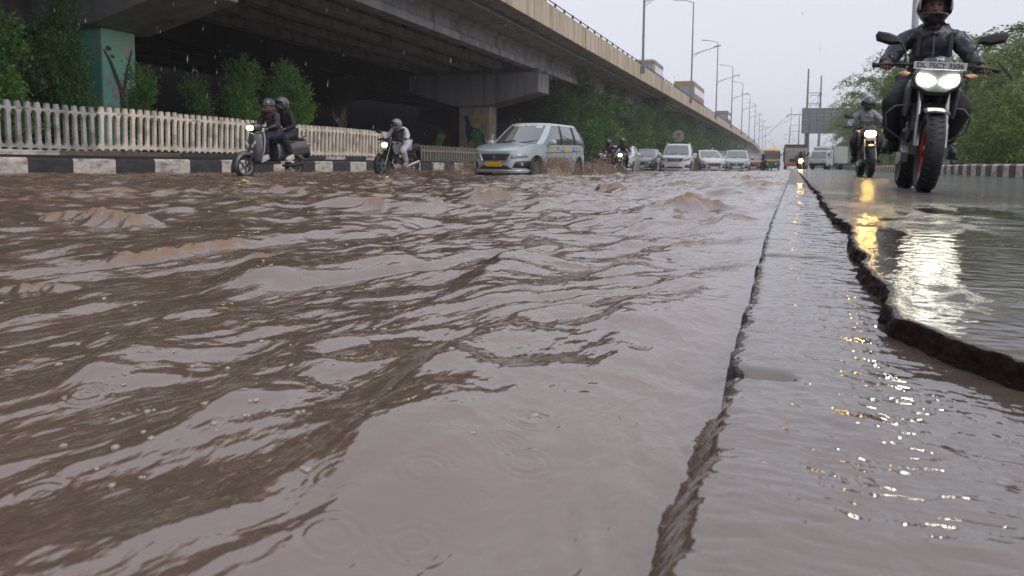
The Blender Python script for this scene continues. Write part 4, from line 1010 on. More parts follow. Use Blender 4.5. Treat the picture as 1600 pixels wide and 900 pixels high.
# ------------------------------------------------------------------ two-wheelers (facing -Y)
def P_(c, r=.25, **k): return M('paint_%d_%d_%d' % tuple(int(v * 255) for v in c), c, r, var=.05, coat=.6, **k)
def wheel(parent, y, z, r, w, rim_m, disc=None, rz=0.0, spokes=6, x=0.0):
    tyre = G(); hw = w / 2
    prof = [(r * .72, -hw * .55), (r * .80, -hw * .95), (r * .90, -hw), (r * .965, -hw * .72), (r, -hw * .28), (r * 1.003, 0), (r, hw * .28), (r * .965, hw * .72), (r * .90, hw), (r * .80, hw * .95), (r * .72, hw * .55)]
    tyre.lathe(prof, (0, 0, 0), 'X', 40, close=True)
    nt_ = 38
    for i in range(nt_):
        q = 2 * math.pi * i / nt_
        for s in (-1, 1):
            c = Vector((s * hw * .42, math.cos(q + s * .04) * r * .992, math.sin(q + s * .04) * r * .992)); rt = Matrix.Rotation(q, 3, 'X') @ Matrix.Rotation(s * .5, 3, 'Y')
            tyre.box(c, (hw * .5, .010, .012), rt)
    o = tyre.build('wheel', M('rubber', (.018, .018, .019), .55, var=.2, scale=20, bump=.2, bscale=120), parent); o.location = (x, y, z); o.rotation_euler = (0, 0, rz)
    g = G(); g.lathe([(r * .735, -hw * .62), (r * .735, hw * .62), (r * .66, hw * .45), (r * .64, 0), (r * .66, -hw * .45)], (0, 0, 0), 'X', 36, close=True)
    g.lathe([(.035, -hw * .8), (.05, -hw * .5), (.05, hw * .5), (.035, hw * .8)], (0, 0, 0), 'X', 16)
    for i in range(spokes):
        q = 2 * math.pi * i / spokes; d = Vector((0, math.cos(q), math.sin(q))); rt = Matrix.Rotation(q, 3, 'X'); g.box(d * r * .37, (.026, r * .62, .032), rt)
    g.build('rim', rim_m, o, bevel=.002)
    if disc:
        g = G(); sx = disc * (hw * .8 + .008); g.lathe([(.055, sx - .003), (.13, sx - .003), (.13, sx + .003), (.055, sx + .003)], (0, 0, 0), 'X', 28, close=True)
        g.build('brake_disc', M('disc', (.35, .35, .36), .3, metal=.9), o)
    return o
def headlamp_mat(name, c, s): return M(name, (.9, .9, .85), .1, emis=c, estr=s)
def mirror_geo(g, x, s):
    g.tube([(s * x * .62, -.30, .99), (s * x * .70, -.335, 1.08), (s * x * .88, -.33, 1.145)], [.007, .007, .008], 8)
def motorcycle(label, loc, rz, paint, rim, lamp, style='naked', group=None, twin=False, plate=None, frontw=.11, lean=0.0, guard=False, detail=True, steer=0.0, lamp_w=.17, lamp_h=.12):
    root = empty('motorcycle', loc, rz, label, 'motorcycle', group); root.rotation_euler = (0, lean, rz)
    bl = M('black_plastic', (.022, .022, .024), .4, var=.1); mtl = M('engine_metal', (.16, .16, .17), .4, metal=.7, var=.3, scale=20); chrome = M('chrome', (.55, .55, .56), .15, metal=1.0)
    wr = .305; FY, RY = -.68, .65
    fw = wheel(root, FY, wr, wr, frontw, rim, disc=1, rz=steer)
    rw = wheel(root, RY, wr, wr, frontw * 1.2, rim, disc=None)
    top = Vector((0, -.40, .93))
    for s in (-1, 1):
        g = G(); x = s * .095; g.tube([(x, FY, wr), (x, FY + .10, .52)], [.022, .022], 12); g.tube([(x, FY + .10, .52), (x, -.42, .90)], [.0155, .0155], 12, cap=True)
        g.tube([(x, FY, wr - .03), (x, FY - .005, wr + .04)], .032, 10)
        g.build('fork_leg', M('fork_steel', (.20, .20, .21), .3, metal=.9), root)
    g = G(); g.box((0, -.43, .80), (.26, .09, .035)); g.box((0, -.40, .915), (.26, .09, .035)); g.tube([(0, -.43, .77), (0, -.39, .95)], .03, 10); g.build('fork_yoke', bl, root, bevel=.008)
    g = G(); P = []
    for i in range(13):
        q = R(58 + 84 * i / 12); rr = wr + .022; row = []
        for j in range(7):
            u = (j - 3) / 3; row.append((u * (frontw * .5 + .020), FY - math.cos(q) * rr * (1 - .06 * u * u), wr + math.sin(q) * rr * (1 - .05 * abs(u) ** 3)))
        P.append(row)
    g.grid(P); g.build('front_mudguard', paint if style != 'naked' else bl, root, solid=.006)
    # frame, engine, swingarm
    g = G()
    for s in (-1, 1):
        g.tube([(s * .03, -.36, .86), (s * .13, -.10, .80), (s * .12, .20, .62), (s * .11, .26, .38)], .019, 8)
        g.tube([(s * .05, -.34, .78), (s * .10, -.22, .42), (s * .10, .10, .30)], .017, 8)
        g.tube([(s * .10, .22, .40), (s * .10, RY, wr)], [.026, .018], 8); g.tube([(s * .11, .18, .70), (s * .10, .85, .84)], .014, 8)
        g.tube([(s * .12, .52, .72), (s * .11, RY, wr + .03)], [.022, .022], 8)
    g.build('frame', bl, root)
    g = G(); g.box((0, .02, .40), (.24, .36, .22)); g.lathe([(.05, -.15), (.10, -.14), (.11, 0), (.10, .14), (.05, .15)], (0, .08, .38), 'X', 20); g.box((0, -.15, .56), (.15, .17, .20), Matrix.Rotation(R(20), 3, 'X'))
    for i in range(6): g.box((0, -.15, .49 + i * .028), (.19, .20, .008), Matrix.Rotation(R(20), 3, 'X'))
    g.build('engine', mtl, root, bevel=.012)
    g = G(); g.box((0, -.33, .58), (.24, .03, .24), Matrix.Rotation(R(-14), 3, 'X')); g.build('radiator', bl, root, bevel=.006)
    g = G(); g.tube([(.05, -.24, .52), (.07, -.34, .38), (.10, -.20, .26), (.14, .20, .25)], .020, 10); g.tube([(.15, .15, .27), (.16, .40, .34), (.17, .72, .42)], [.035, .05, .045], 14); g.build('exhaust', chrome, root)
    # belly pan
    g = G(); 
    for s in (-1, 1): g.prism([(-.36, .30), (-.30, .22), (.05, .20), (.10, .30), (-.20, .36)], s * .10, s * .155, 'X')
    g.build('belly_pan', M('pan_silver', (.30, .34, .34), .3, coat=.5), root, bevel=.01)
    # tank, shrouds
    g = G(); P = []
    for i in range(9):
        t = i / 8; y = -.34 + .50 * t; hw = .10 + .075 * math.sin(math.pi * min(1, t * 1.15) ** .8); z1 = .86 + .13 * math.sin(math.pi * (.18 + .72 * (1 - t))) ; row = []
        for j in range(13):
            q = math.pi * j / 12; row.append((math.cos(q) * hw, y, .72 + (z1 - .72) * math.sin(q) ** .7))
        P.append(row)
    g.grid(P); n0 = len(g.v)
    g.build('fuel_tank', paint, root, solid=.01)
    for s in (-1, 1):
        g = G(); g.prism([(-.46, .80), (-.38, .86), (-.10, .82), (.0, .72), (-.12, .62), (-.34, .58), (-.40, .66)], s * .150, s * .180, 'X')
        g.build('tank_shroud', M('shroud_grey', (.13, .135, .145), .35, coat=.5) if style == 'naked' else paint, root, bevel=.014)
    g = G(); P = []
    for i in range(12):
        t = i / 11; y = .12 + .78 * t; hw = .115 - .045 * t; z = .80 + .07 * t ** 1.5 + (.03 if t > .45 else 0); row = []
        for j in range(9): q = math.pi * j / 8; row.append((math.cos(q) * hw, y, z - .05 + .05 * math.sin(q) ** .5))
        P.append(row)
    g.grid(P); g.build('seat', M('seat_vinyl', (.02, .02, .02), .5), root, solid=.03)
    g = G()
    for s in (-1, 1): g.prism([(.20, .74), (.88, .86), (.95, .80), (.60, .66), (.24, .58)], s * .08, s * .115, 'X')
    g.build('tail_panel', paint, root, bevel=.01)
    g = G(); g.box((0, .97, .80), (.16, .04, .06)); g.build('tail_light', M('tail_red', (.35, .01, .01), .2), root, bevel=.01)
    g = G(); g.prism([(.80, .78), (.98, .78), (1.02, .46), (.98, .46), (.90, .70)], -.07, .07, 'X'); g.build('rear_mudguard', bl, root, bevel=.008)
    # bars, grips, levers, mirrors
    HX = .395; g = G(); g.tube([(-HX, -.24, .985), (-.30, -.27, .99), (-.16, -.38, .985), (-.06, -.40, .96), (.06, -.40, .96), (.16, -.38, .985), (.30, -.27, .99), (HX, -.24, .985)], .012, 10); g.build('handlebar', bl, root)
    for s in (-1, 1):
        g = G(); g.tube([(s * .29, -.275, .99), (s * .425, -.235, .985)], .018, 12); g.tube([(s * .425, -.235, .985), (s * .445, -.23, .985)], .021, 12); g.build('grip', M('rubber', (.018, .018, .019)), root)
        g = G(); g.tube([(s * .20, -.36, .985), (s * .25, -.39, .985), (s * .42, -.33, .975)], [.010, .008, .007], 8); g.box((s * .24, -.32, .99), (.07, .05, .05)); g.build('lever', bl, root, bevel=.006)
        g = G(); g.tube([(s * .22, -.335, 1.0), (s * .225, -.34, 1.09), (s * .27, -.33, 1.16)], .008, 8)
        zc = 1.185 + (.02 if s > 0 else 0); tilt = Matrix.Rotation(R(-14 * s), 3, 'Y')
        body_ = [(-.105, -.010), (-.075, .034), (.02, .045), (.10, .036), (.108, .0), (.085, -.040), (-.02, -.045)]
        vs = []
        for k, (yo, sc) in enumerate(((-.030, .62), (-.012, .95), (.012, 1.0), (.018, .93))):
            for (a, b) in body_: p = tilt @ Vector((a * sc * s, yo, b * sc)); vs.append(Vector((s * .355, -.33, zc)) + p)
        n = 7; fs = [(i * n + j, i * n + (j + 1) % n, (i + 1) * n + (j + 1) % n, (i + 1) * n + j) for i in range(3) for j in range(n)] + [tuple(reversed(range(n))), tuple(3 * n + j for j in range(n))]
        g.add(vs, fs); m_ = g.build('mirror', bl, root, bevel=.004)
        g = G(); g.tube([(s * .12, -.50, .895), (s * .19, -.50, .895)], .010, 8); g.build('indicator_stalk', bl, root)
        g = G(); g.ell((s * .225, -.505, .895), (.045, .030, .020), 12, 8); g.build('indicator', M('amber_lens', (.55, .30, .20), .2), root)
        g = G(); g.tube([(s * .12, .12, .32), (s * .25, .11, .32)], .014, 8); g.build('footpeg', bl, root)
        if guard:
            g = G(); g.tube([(s * .10, -.30, .68), (s * .24, -.32, .66), (s * .30, -.28, .60), (s * .28, -.24, .48), (s * .12, -.22, .38)], .008, 8); g.build('crash_guard', mtl, root)
    # front end
    if twin:
        g = G(); g.prism([(-.155, .80), (-.175, .86), (-.15, .93), (-.11, .965), (.11, .965), (.15, .93), (.175, .86), (.155, .80), (.07, .745), (-.07, .745)], -.56, -.44, 'Y')
        g.build('headlight_cowl', M('cowl', (.05, .052, .055), .35, coat=.5), root, bevel=.02)
        for s in (-1, 1):
            g = G(); po = [(.012, .825), (.020, .862), (.070, .890), (.135, .895), (.142, .850), (.120, .812), (.060, .798)]
            g.prism([(s * a, b) for a, b in po], -.580, -.562, 'Y'); g.build('headlight', lamp, root, bevel=.006)
        g = G(); P = []
        for i in range(7):
            t = i / 6; row = []
            for j in range(11): u = (j - 5) / 5; row.append((u * (.145 - .045 * t), -.545 + .12 * t + .035 * u * u, .955 + .095 * t - .02 * u * u * t))
            P.append(row)
        g.grid(P); g.build('fly_screen', M('screen', (.03, .033, .038), .12), root, solid=.006)
        text('brand_letters', 'TVS', .034, M('letter_white', (.7, .7, .7), .5), root, (0, -.548, 1.010), (R(52), 0, 0), ext=.001, bold=.001)
    else:
        g = G(); vs = []; hw, hh = lamp_w / 2, lamp_h / 2
        g.ell((0, -.50, .835), (hw + .022, .085, hh + .022), 20, 12, None, .75); g.build('headlight_cowl', paint, root)
        g = G(); g.ell((0, -.555, .835), (hw, .045, hh), 20, 12, None, .75); g.build('headlight', lamp, root)
        g = G(); P = []
        for i in range(6):
            t = i / 5; P.append([(u * (.13 - .04 * t), -.52 + .10 * t + .03 * u * u, .91 + .10 * t) for u in [(j - 4) / 4 for j in range(9)]])
        g.grid(P); g.build('fly_screen', M('screen', (.03, .033, .038), .12), root, solid=.006)
    if plate is not None:
        g = G(); g.box((0, -.585, .955), (.355, .006, .056)); pb = g.build('number_plate', M('plate_white', (.55, .55, .56), .4, var=.1), root, bevel=.002)
        if plate: text('plate_number', plate, .052, M('plate_ink', (.02, .02, .025), .5), pb, (0, -.5905, .955), (R(90), 0, 0), ext=.0008, bold=.0006)
    else:
        g = G(); g.box((0, -.60, .73), (.20, .006, .05)); g.build('number_plate', M('plate_white', (.55, .55, .56), .4, var=.1), root, bevel=.002)
    return root
RIDE = dict(pelvis=(0, .30, .90), chest=(0, .12, 1.17), neck=(0, .03, 1.335), head=(0, -.03, 1.45), shL=(-.175, .09, 1.245), elL=(-.325, .0, 1.05), haL=(-.345, -.165, 1.01),
            shR=(.175, .09, 1.245), elR=(.325, .0, 1.05), haR=(.345, -.165, 1.01), hipL=(-.11, .26, .87), knL=(-.25, -.13, .70), anL=(-.19, .14, .385), toL=(-.235, -.02, .345),
            hipR=(.11, .26, .87), knR=(.25, -.13, .70), anR=(.19, .14, .385), toR=(.235, -.02, .345))
def scooter(label, loc, rz, paint, lamp):
    root = empty('scooter', loc, rz, label, 'scooter'); bl = M('black_plastic', (.022, .022, .024)); lt = M('trim_beige', (.50, .45, .40), .4); chrome = M('chrome', (.55, .55, .56))
    rim = M('rim_grey', (.22, .22, .23), .35, metal=.6)
    wheel(root, -.64, .225, .225, .095, rim, spokes=5); wheel(root, .60, .225, .225, .10, rim, spokes=5)
    g = G(); P = []
    for i in range(11):
        q = R(-25 + 175 * i / 10); row = []
        for j in range(9): u = (j - 4) / 4; rr = .27 - .02 * u * u; row.append((u * .085, -.64 - math.cos(q) * rr, .225 + math.sin(q) * rr * 1.06 - .05 * abs(u) ** 3))
        P.append(row)
    g.grid(P); g.build('front_mudguard', paint, root, solid=.01)
    g = G(); P = []
    for i in range(12):      # front apron, curved plan, leaning back
        t = i / 11; z = .30 + .56 * t; y = -.40 + .06 * t - .02 * math.sin(math.pi * t); hw = .16 + .07 * math.sin(math.pi * (t ** .8)); row = []
        for j in range(11): u = (j - 5) / 5; row.append((u * hw, y - .12 * (1 - u * u) * (.6 + .6 * t), z))
        P.append(row)
    g.grid(P); g.build('front_apron', paint, root, solid=.02)
    g = G(); 
    for s in (-1, 1): g.tube([(s * .155, -.385, .30), (s * .222, -.365, .52), (s * .225, -.345, .72), (s * .175, -.33, .87)], .012, 8)
    g.build('apron_trim', lt, root)
    g = G(); 
    for s in (-1, 1): g.prism([(s * .03, .62), (s * .13, .70), (s * .14, .66), (s * .05, .56)], -.515, -.49, 'Y')
    g.build('apron_lamp', M('lens_clear', (.6, .6, .6), .1), root, bevel=.005)
    g = G(); g.boxz(-.15, .15, -.38, .12, .27, .33); g.build('footboard', bl, root, bevel=.015)
    for s in (-1, 1):
        g = G(); P = []
        for i in range(10):
            t = i / 9; y = .02 + .86 * t; z0 = .34 + .18 * t ** 1.3; z1 = .68 + .06 * t; row = []
            for j in range(7): u = j / 6; row.append((s * (.11 + .07 * math.sin(math.pi * (.15 + .75 * u)) * (1 - .5 * t)), y, z0 + (z1 - z0) * u))
            P.append(row)
        g.grid(P); g.build('side_panel', paint, root, solid=.015)
    g = G(); g.prism([(0, .33), (.05, .66), (.88, .74), (.92, .66), (.6, .50), (.2, .33)], -.12, .12, 'X'); g.build('under_body', bl, root, bevel=.02)
    g = G(); P = []
    for i in range(12):
        t = i / 11; y = -.02 + .82 * t; hw = .13 - .03 * t; z = .755 + .03 * (t > .5) + .02 * t; P.append([(math.cos(math.pi * j / 8) * hw, y, z - .06 + .06 * math.sin(math.pi * j / 8) ** .5) for j in range(9)])
    g.grid(P); g.build('seat', M('seat_vinyl', (.02, .02, .02)), root, solid=.03)
    g = G(); g.tube([(-.09, .72, .76), (-.09, .92, .84), (.09, .92, .84), (.09, .72, .76)], .013, 8); g.build('grab_rail', M('silver_rail', (.5, .5, .5), .3, metal=.8), root)
    g = G(); g.prism([(.82, .70), (.95, .66), (1.0, .40), (.94, .40), (.86, .58)], -.08, .08, 'X'); g.build('rear_mudguard', bl, root, bevel=.01)
    g = G(); g.box((0, .93, .66), (.20, .05, .07)); g.build('tail_light', M('tail_red', (.35, .01, .01)), root, bevel=.01)
    for s in (-1, 1):
        g = G(); g.ell((s * .13, .86, .685), (.025, .05, .028), 10, 8); g.build('indicator', M('amber_bright', (.8, .30, .05), .2), root)
    g = G(); g.ell((0, -.40, .965), (.15, .13, .085), 20, 12, None, .8); g.build('handlebar_cowl', paint, root)
    g = G(); g.ell((0, -.495, .955), (.095, .05, .052), 20, 12, None, .8); g.build('headlight', lamp, root)
    g = G(); g.tube([(0, -.42, .90), (0, -.50, .60), (0, -.58, .35)], .03, 10); g.tube([(.07, -.52, .45), (.07, -.64, .225)], .02, 8); g.build('steering_column', bl, root)
    for s in (-1, 1):
        g = G(); g.tube([(s * .12, -.37, .965), (s * .24, -.33, .975)], .013, 8); g.tube([(s * .24, -.33, .975), (s * .36, -.28, .97)], .018, 10); g.build('grip', bl, root)
        g = G(); g.tube([(s * .20, -.37, .98), (s * .26, -.38, 1.08), (s * .30, -.38, 1.13)], .007, 8); g.ell((s * .335, -.38, 1.155), (.062, .016, .042), 14, 8); g.build('mirror', bl, root)
    g = G(); g.box((0, -.535, .50), (.19, .008, .05)); g.build('number_plate', M('plate_white', (.55, .55, .56)), root)
    g = G(); g.tube([(.10, .2, .24), (.14, .45, .25), (.15, .72, .30)], [.02, .045, .05], 12); g.build('exhaust', bl, root)
    return root

# ------------------------------------------------------------------ cars (facing -Y)
def car(label, loc, rz, paint, L=4.4, W_=1.74, H=1.69, kind='mpv', group=None, grille='mesh', plate=None, lamp_on=None, detail=True, clr=.20):
    root = empty('car', loc, rz, label, 'car', group)
    bl = M('black_plastic', (.022, .022, .024)); gls = M('car_glass', (.075, .09, .092), .04, var=.1, coat=1.0, ior=2.1); hw = W_ / 2; hl = L / 2
    cowl = {'mpv': -.26, 'suv': -.22, 'hatch': -.25, 'sedan': -.22}[kind] * L
    tail = {'mpv': .49, 'suv': .49, 'hatch': .485, 'sedan': .36}[kind] * L
    belt = {'mpv': .60, 'suv': .60, 'hatch': .62, 'sedan': .64}[kind] * H
    nose = {'mpv': .46, 'suv': .52, 'hatch': .46, 'sedan': .45}[kind] * H
    def ztop(y):
        t = min(1, max(0, (y + hl) / (cowl + hl)))
        z = nose + (belt - nose) * (1 - (1 - t) ** 1.9)
        if kind == 'sedan' and y > .30 * L: z += .0
        if y > 0: z += .05 * min(1, y / hl)
        return z
    NU = 88; NZ = 9
    def outline(q, l, e=5.0):
        taper = 1 - .045 * (1 - l) ** 2 * 0 - .035 * max(0, l - .55) / .45
        c, s = math.cos(q), math.sin(q); k = 2 / e
        x = hw * math.copysign(abs(c) ** k, c) * taper
        y = hl * math.copysign(abs(s) ** k, s)
        if y < 0: y *= (1 - .05 * (abs(x) / hw) ** 2 * 1.0); y += .04 * L * .3 * max(0, l - .45) * (-y / hl) + .02 * (1 - l) ** 2 * (-y / hl)
        else: y -= .07 * max(0, l - .6) * (y / hl)
        x *= 1 - .02 * abs(math.sin(math.pi * min(1, max(0, l)) )) * -1 * .6
        return x, y
    P = []
    for i in range(NZ + 1):
        l = i / NZ; row = []
        for j in range(NU):
            x, y = outline(2 * math.pi * j / NU, l); z = clr + (ztop(y) - clr) * l; row.append((x, y, z))
        P.append(row)
    g = G(); vs = [p for r_ in P for p in r_]
    fs = [(i * NU + j, i * NU + (j + 1) % NU, (i + 1) * NU + (j + 1) % NU, (i + 1) * NU + j) for i in range(NZ) for j in range(NU)]
    # top cap rings, crowned
    k0 = len(vs); K = 6
    for m in range(1, K + 1):
        f = 1 - m / K
        for j in range(NU):
            x, y, z = P[-1][j]; x2 = x * f; y2 = y * (f ** .0) if False else y * (1 - .0)
            y2 = y * (.985 if m == 1 else .97 if m == 2 else .97 - .0 * m) if abs(y) > hl * .9 else y
            vs.append((x2, y2, ztop(y2) + .035 * (1 - f * f)))
    for m in range(K):
        a = NZ * NU if m == 0 else k0 + (m - 1) * NU; b = k0 + m * NU
        fs += [(a + j, a + (j + 1) % NU, b + (j + 1) % NU, b + j) for j in range(NU)]
    fs.append(tuple(reversed(range(NU)))); g.add(vs, fs)
    body = g.build('body', paint, root, ang=28)
    # wheel arches cut out of the body
    wr = .315 if kind != 'suv' else .36; FYw, RYw = -hl + .80 * (L / 4.4), hl - .86 * (L / 4.4)
    cg = G()
    for y in (FYw, RYw):
        for s in (-1, 1): cg.lathe([(wr + .06, s * hw * 1.1), (wr + .06, s * (hw - .25))], (0, y, wr), 'X', 28)
    cut = cg.build('cut', bl, root); md = body.modifiers.new('b', 'BOOLEAN'); md.operation = 'DIFFERENCE'; md.object = cut; md.solver = 'EXACT'
    bpy.context.view_layer.update(); dg = bpy.context.evaluated_depsgraph_get(); me = bpy.data.meshes.new_from_object(body.evaluated_get(dg)); body.modifiers.clear(); body.data = me
    me.materials.clear(); me.materials.append(paint); me.set_sharp_from_angle(angle=R(28)); bpy.data.objects.remove(cut)
    for y in (FYw, RYw):
        for s in (-1, 1):
            w = G(); w.lathe([(wr * .66, -.09), (wr * .9, -.105), (wr, -.07), (wr, .07), (wr * .9, .105), (wr * .66, .09)], (0, 0, 0), 'X', 28, close=True)
            o = w.build('wheel', M('rubber', (.018, .018, .019)), root); o.location = (s * (hw - .13), y, wr)
            w = G(); w.lathe([(wr * .68, s * .02), (wr * .68, s * .09), (wr * .60, s * .09), (wr * .58, s * .02)], (0, 0, 0), 'X', 24, close=True); w.lathe([(wr * .6, s * .015), (.04, s * .03)], (0, 0, 0), 'X', 24)
            for i in range(8): q = 6.283 * i / 8; w.box((s * .075, math.cos(q) * wr * .34, math.sin(q) * wr * .34), (.03, wr * .55, .04), Matrix.Rotation(q, 3, 'X'))
            w.lathe([(.06, s * .06), (.05, s * .10)], (0, 0, 0), 'X', 12)
            w.build('rim', M('rim_silver', (.35, .35, .36), .35, metal=.7), o)
    # greenhouse
    wb, wt = hw * .93, hw * .74; yf0, yf1 = cowl - .10, cowl + {'mpv': .92, 'suv': .68, 'hatch': .82, 'sedan': .85}[kind]
    yr0, yr1 = {'mpv': (hl - .04, hl - .62), 'suv': (hl - .05, hl - .35), 'hatch': (hl - .08, hl - .55), 'sedan': (tail, tail - .62)}[kind]
    def cab(q, l, off=0.0, e=6.0):
        c, s = math.cos(q), math.sin(q); k = 2 / e; f = l ** 1.0
        w = wb + (wt - wb) * (f ** 1.7) + off; a = yf0 + (yf1 - yf0) * f - off; b = yr0 + (yr1 - yr0) * (f ** 1.6) + off
        x = w * math.copysign(abs(c) ** k, c); y = (a + b) / 2 + (b - a) / 2 * math.copysign(abs(s) ** k, s)
        if s < 0: y += .12 * (abs(x) / wb) ** 2 - .06
        zb = belt - .03 + .02 * (y > 0); z = zb + (H - .05 - zb) * l
        return (x, y, z)
    g = G(); M_ = 96; rows = 8
    vs = [cab(2 * math.pi * j / M_, i / rows) for i in range(rows + 1) for j in range(M_)]
    g.add(vs, [(i * M_ + j, i * M_ + (j + 1) % M_, (i + 1) * M_ + (j + 1) % M_, (i + 1) * M_ + j) for i in range(rows) for j in range(M_)] + [tuple(rows * M_ + j for j in range(M_))])
    g.build('windows', gls, root, ang=40)
    g = G(); vs = []; rings = [(.90, .012, 0), (.96, .012, 0), (1.0, .0, .008)]
    for (l, off, dz) in rings: vs += [tuple(Vector(cab(2 * math.pi * j / M_, l, off)) + Vector((0, 0, dz))) for j in range(M_)]
    base = [cab(2 * math.pi * j / M_, 1.0) for j in range(M_)]; yc = (yf1 + yr1) / 2
    for m in range(1, 6):
        f = 1 - m / 5.0
        for (x, y, z) in base: vs.append((x * f, y if abs(y - yc) < 1e9 else y, z + .008 + .050 * (1 - f ** 2) * (1 - ((y - yc) / ((yr1 - yf1) / 2 + .15)) ** 2 * .8)))
    nr = len(rings) + 5
    g.add(vs, [(i * M_ + j, i * M_ + (j + 1) % M_, (i + 1) * M_ + (j + 1) % M_, (i + 1) * M_ + j) for i in range(nr - 1) for j in range(M_)])
    g.build('roof', paint, root, ang=45)
    def qat(y_, l, s):    # angle on the side (s=+-1) where the greenhouse reaches y at level l
        lo, hi = (-math.pi / 2, math.pi / 2)
        for _ in range(40):
            m = (lo + hi) / 2; yy = cab(m, l)[1]
            if yy < y_: lo = m
            else: hi = m
        q = (lo + hi) / 2; return q if s > 0 else math.pi - q
    def pillar(name, f0, f1, wdt, mat):
        for s in (-1, 1):
            g = G(); P = []
            for i in range(8):
                l = .0 + .93 * i / 7; yb = f0 + (f1 - f0) * l; row = []
                for j in range(5): q = qat(yb + wdt * (j / 4 - .5), l, s); row.append(cab(q, l, .010))
                P.append(row)
            g.grid(P); g.build(name, mat, root, solid=.012)
    # A pillars follow the windscreen corner
    for s in (-1, 1):
        g = G(); P = []
        for i in range(9):
            l = -.02 + .95 * i / 8; row = []
            for j in range(6):
                q = -R(44) - R(15) + R(26) * j / 5
                q = q if s > 0 else math.pi - q; row.append(cab(q, max(0, l), .012))
            P.append(row)
        g.grid(P); g.build('windscreen_pillar', paint, root, solid=.012)
    span = yr0 - yf0; dk = M('pillar_black', (.015, .015, .017), .3)
    pillar('door_pillar', yf0 + span * .43, yf0 + span * .45, .09, dk)
    if kind != 'sedan' : pillar('door_pillar', yf0 + span * .70, yf0 + span * .69, .10, dk)
    pillar('rear_pillar', yr0 - .10, yr1 + .02, .34 if kind != 'sedan' else .26, paint)
    # helper to lay a patch on the nose / side of the body
    def fy(x, z, off=.012):
        l = (z - clr) / (nose - clr); l = min(1.0, max(0, l)); best = None
        lo, hi = math.pi, 1.5 * math.pi
        xa = -abs(x)
        for _ in range(40):
            m = (lo + hi) / 2
            if outline(m, l)[0] < xa: lo = m
            else: hi = m
        return outline((lo + hi) / 2, l)[1] - off
    def patch(name, quad, mat, n=(10, 4), off=.012, solid=.02, sym=False, parent=None):
        for s in ((1, -1) if sym else (1,)):
            g = G(); P = []
            a, b, c, d = quad   # bl, br, tr, tl in (x,z)
            for i in range(n[1] + 1):
                v = i / n[1]; row = []
                for j in range(n[0] + 1):
                    u = j / n[0]; x = (a[0] * (1 - u) + b[0] * u) * (1 - v) + (d[0] * (1 - u) + c[0] * u) * v; z = (a[1] * (1 - u) + b[1] * u) * (1 - v) + (d[1] * (1 - u) + c[1] * u) * v
                    row.append((s * x, fy(x, z, off), z))
                P.append(row)
            g.grid(P); o = g.build(name, mat, parent or root, solid=solid)
        return o
    k = W_ / 1.735; n_ = nose
    lampm = lamp_on or M('headlamp_glass', (.30, .31, .33), .06, metal=.6, var=.5, scale=25, coat=1)
    chrome = M('chrome', (.55, .55, .56))
    gz0, gz1 = n_ - .24, n_ - .055
    gr = patch('grille', [(-.36 * k, gz0), (.36 * k, gz0), (.46 * k, gz1), (-.46 * k, gz1)], bl, (14, 4), .012, .015)
    if grille == 'mesh':
        g = G()
        for r_i in range(3):
            for c_i in range(-6, 7):
                x = (c_i + .5 * (r_i % 2)) * .064 * k; z = gz0 + .035 + r_i * .055
                if abs(x) < .40 * k: g.box((x, fy(x, z, .030), z), (.040, .006, .012), Matrix.Rotation(R(40 if x > 0 else -40), 3, 'Y'))
        g.build('grille_mesh', chrome, gr, smooth=False)
    elif grille == 'bars':
        g = G()
        for c_i in range(-3, 4): x = c_i * .095 * k; g.box((x, fy(x, (gz0 + gz1) / 2, .030), (gz0 + gz1) / 2), (.03, .015, gz1 - gz0 - .03), Matrix.Rotation(R(-8 * c_i), 3, 'Y'))
        g.build('grille_bars', M('bar_grey', (.4, .4, .42), .3, metal=.6), gr, smooth=False, bevel=.004)
    else:
        g = G()
        for z in (gz0 + .05, gz0 + .10, gz0 + .15):
            g.tube([(x * .40 * k, fy(x * .40 * k, z, .025), z) for x in [(j - 5) / 5 for j in range(11)]], .008, 6)
        g.build('grille_bars', chrome, gr)
    # chrome sweep below the grille, badge
    g = G(); pts = [(-.46, gz1), (-.36, gz0 - .01), (0, gz0 - .022), (.36, gz0 - .01), (.46, gz1)]; PP = []
    for (a, b) in zip(pts[:-1], pts[1:]):
        for t in (0, .25, .5, .75): PP.append((a[0] + (b[0] - a[0]) * t, a[1] + (b[1] - a[1]) * t))
    PP.append(pts[-1]); g.tube([(x * k, fy(x * k, z, .022), z) for x, z in PP], .014, 8); g.build('grille_trim', chrome, gr)
    g = G(); zc = (gz0 + gz1) / 2
    bs = [(-.045, .030), (.02, .05), (.045, .03), (-.005, .008), (.045, -.012), (.045, -.03), (-.02, -.052), (-.045, -.03), (.005, -.008), (-.045, .012)]
    g.prism([(a, b + zc) for a, b in bs], fy(0, zc, .040), fy(0, zc, .030), 'Y'); g.build('badge', chrome, root, smooth=False)
    patch('headlight', [(.46 * k, n_ - .19), (.76 * k, n_ - .15), (.80 * k, n_ - .02), (.48 * k, n_ - .10)], lampm, (8, 3), .016, .02, sym=True)
    g_ = patch('lower_intake', [(-.50 * k, clr + .10), (.50 * k, clr + .10), (.34 * k, clr + .20), (-.34 * k, clr + .20)], bl, (12, 3), .012, .015)
    patch('fog_recess', [(.50 * k, clr + .14), (.80 * k, clr + .12), (.80 * k, clr + .33), (.58 * k, clr + .30)], bl, (6, 3), .012, .012, sym=True)
    for s in (-1, 1):
        g = G(); x = .70 * k; z = clr + .23; g.lathe([(.045, fy(x, z, .03) + .01), (.045, fy(x, z, .03) - .006), (.02, fy(x, z, .03) - .012)], (s * x, 0, z), 'Y', 16); g.build('fog_lamp', M('lens_clear', (.6, .6, .6), .1), root)
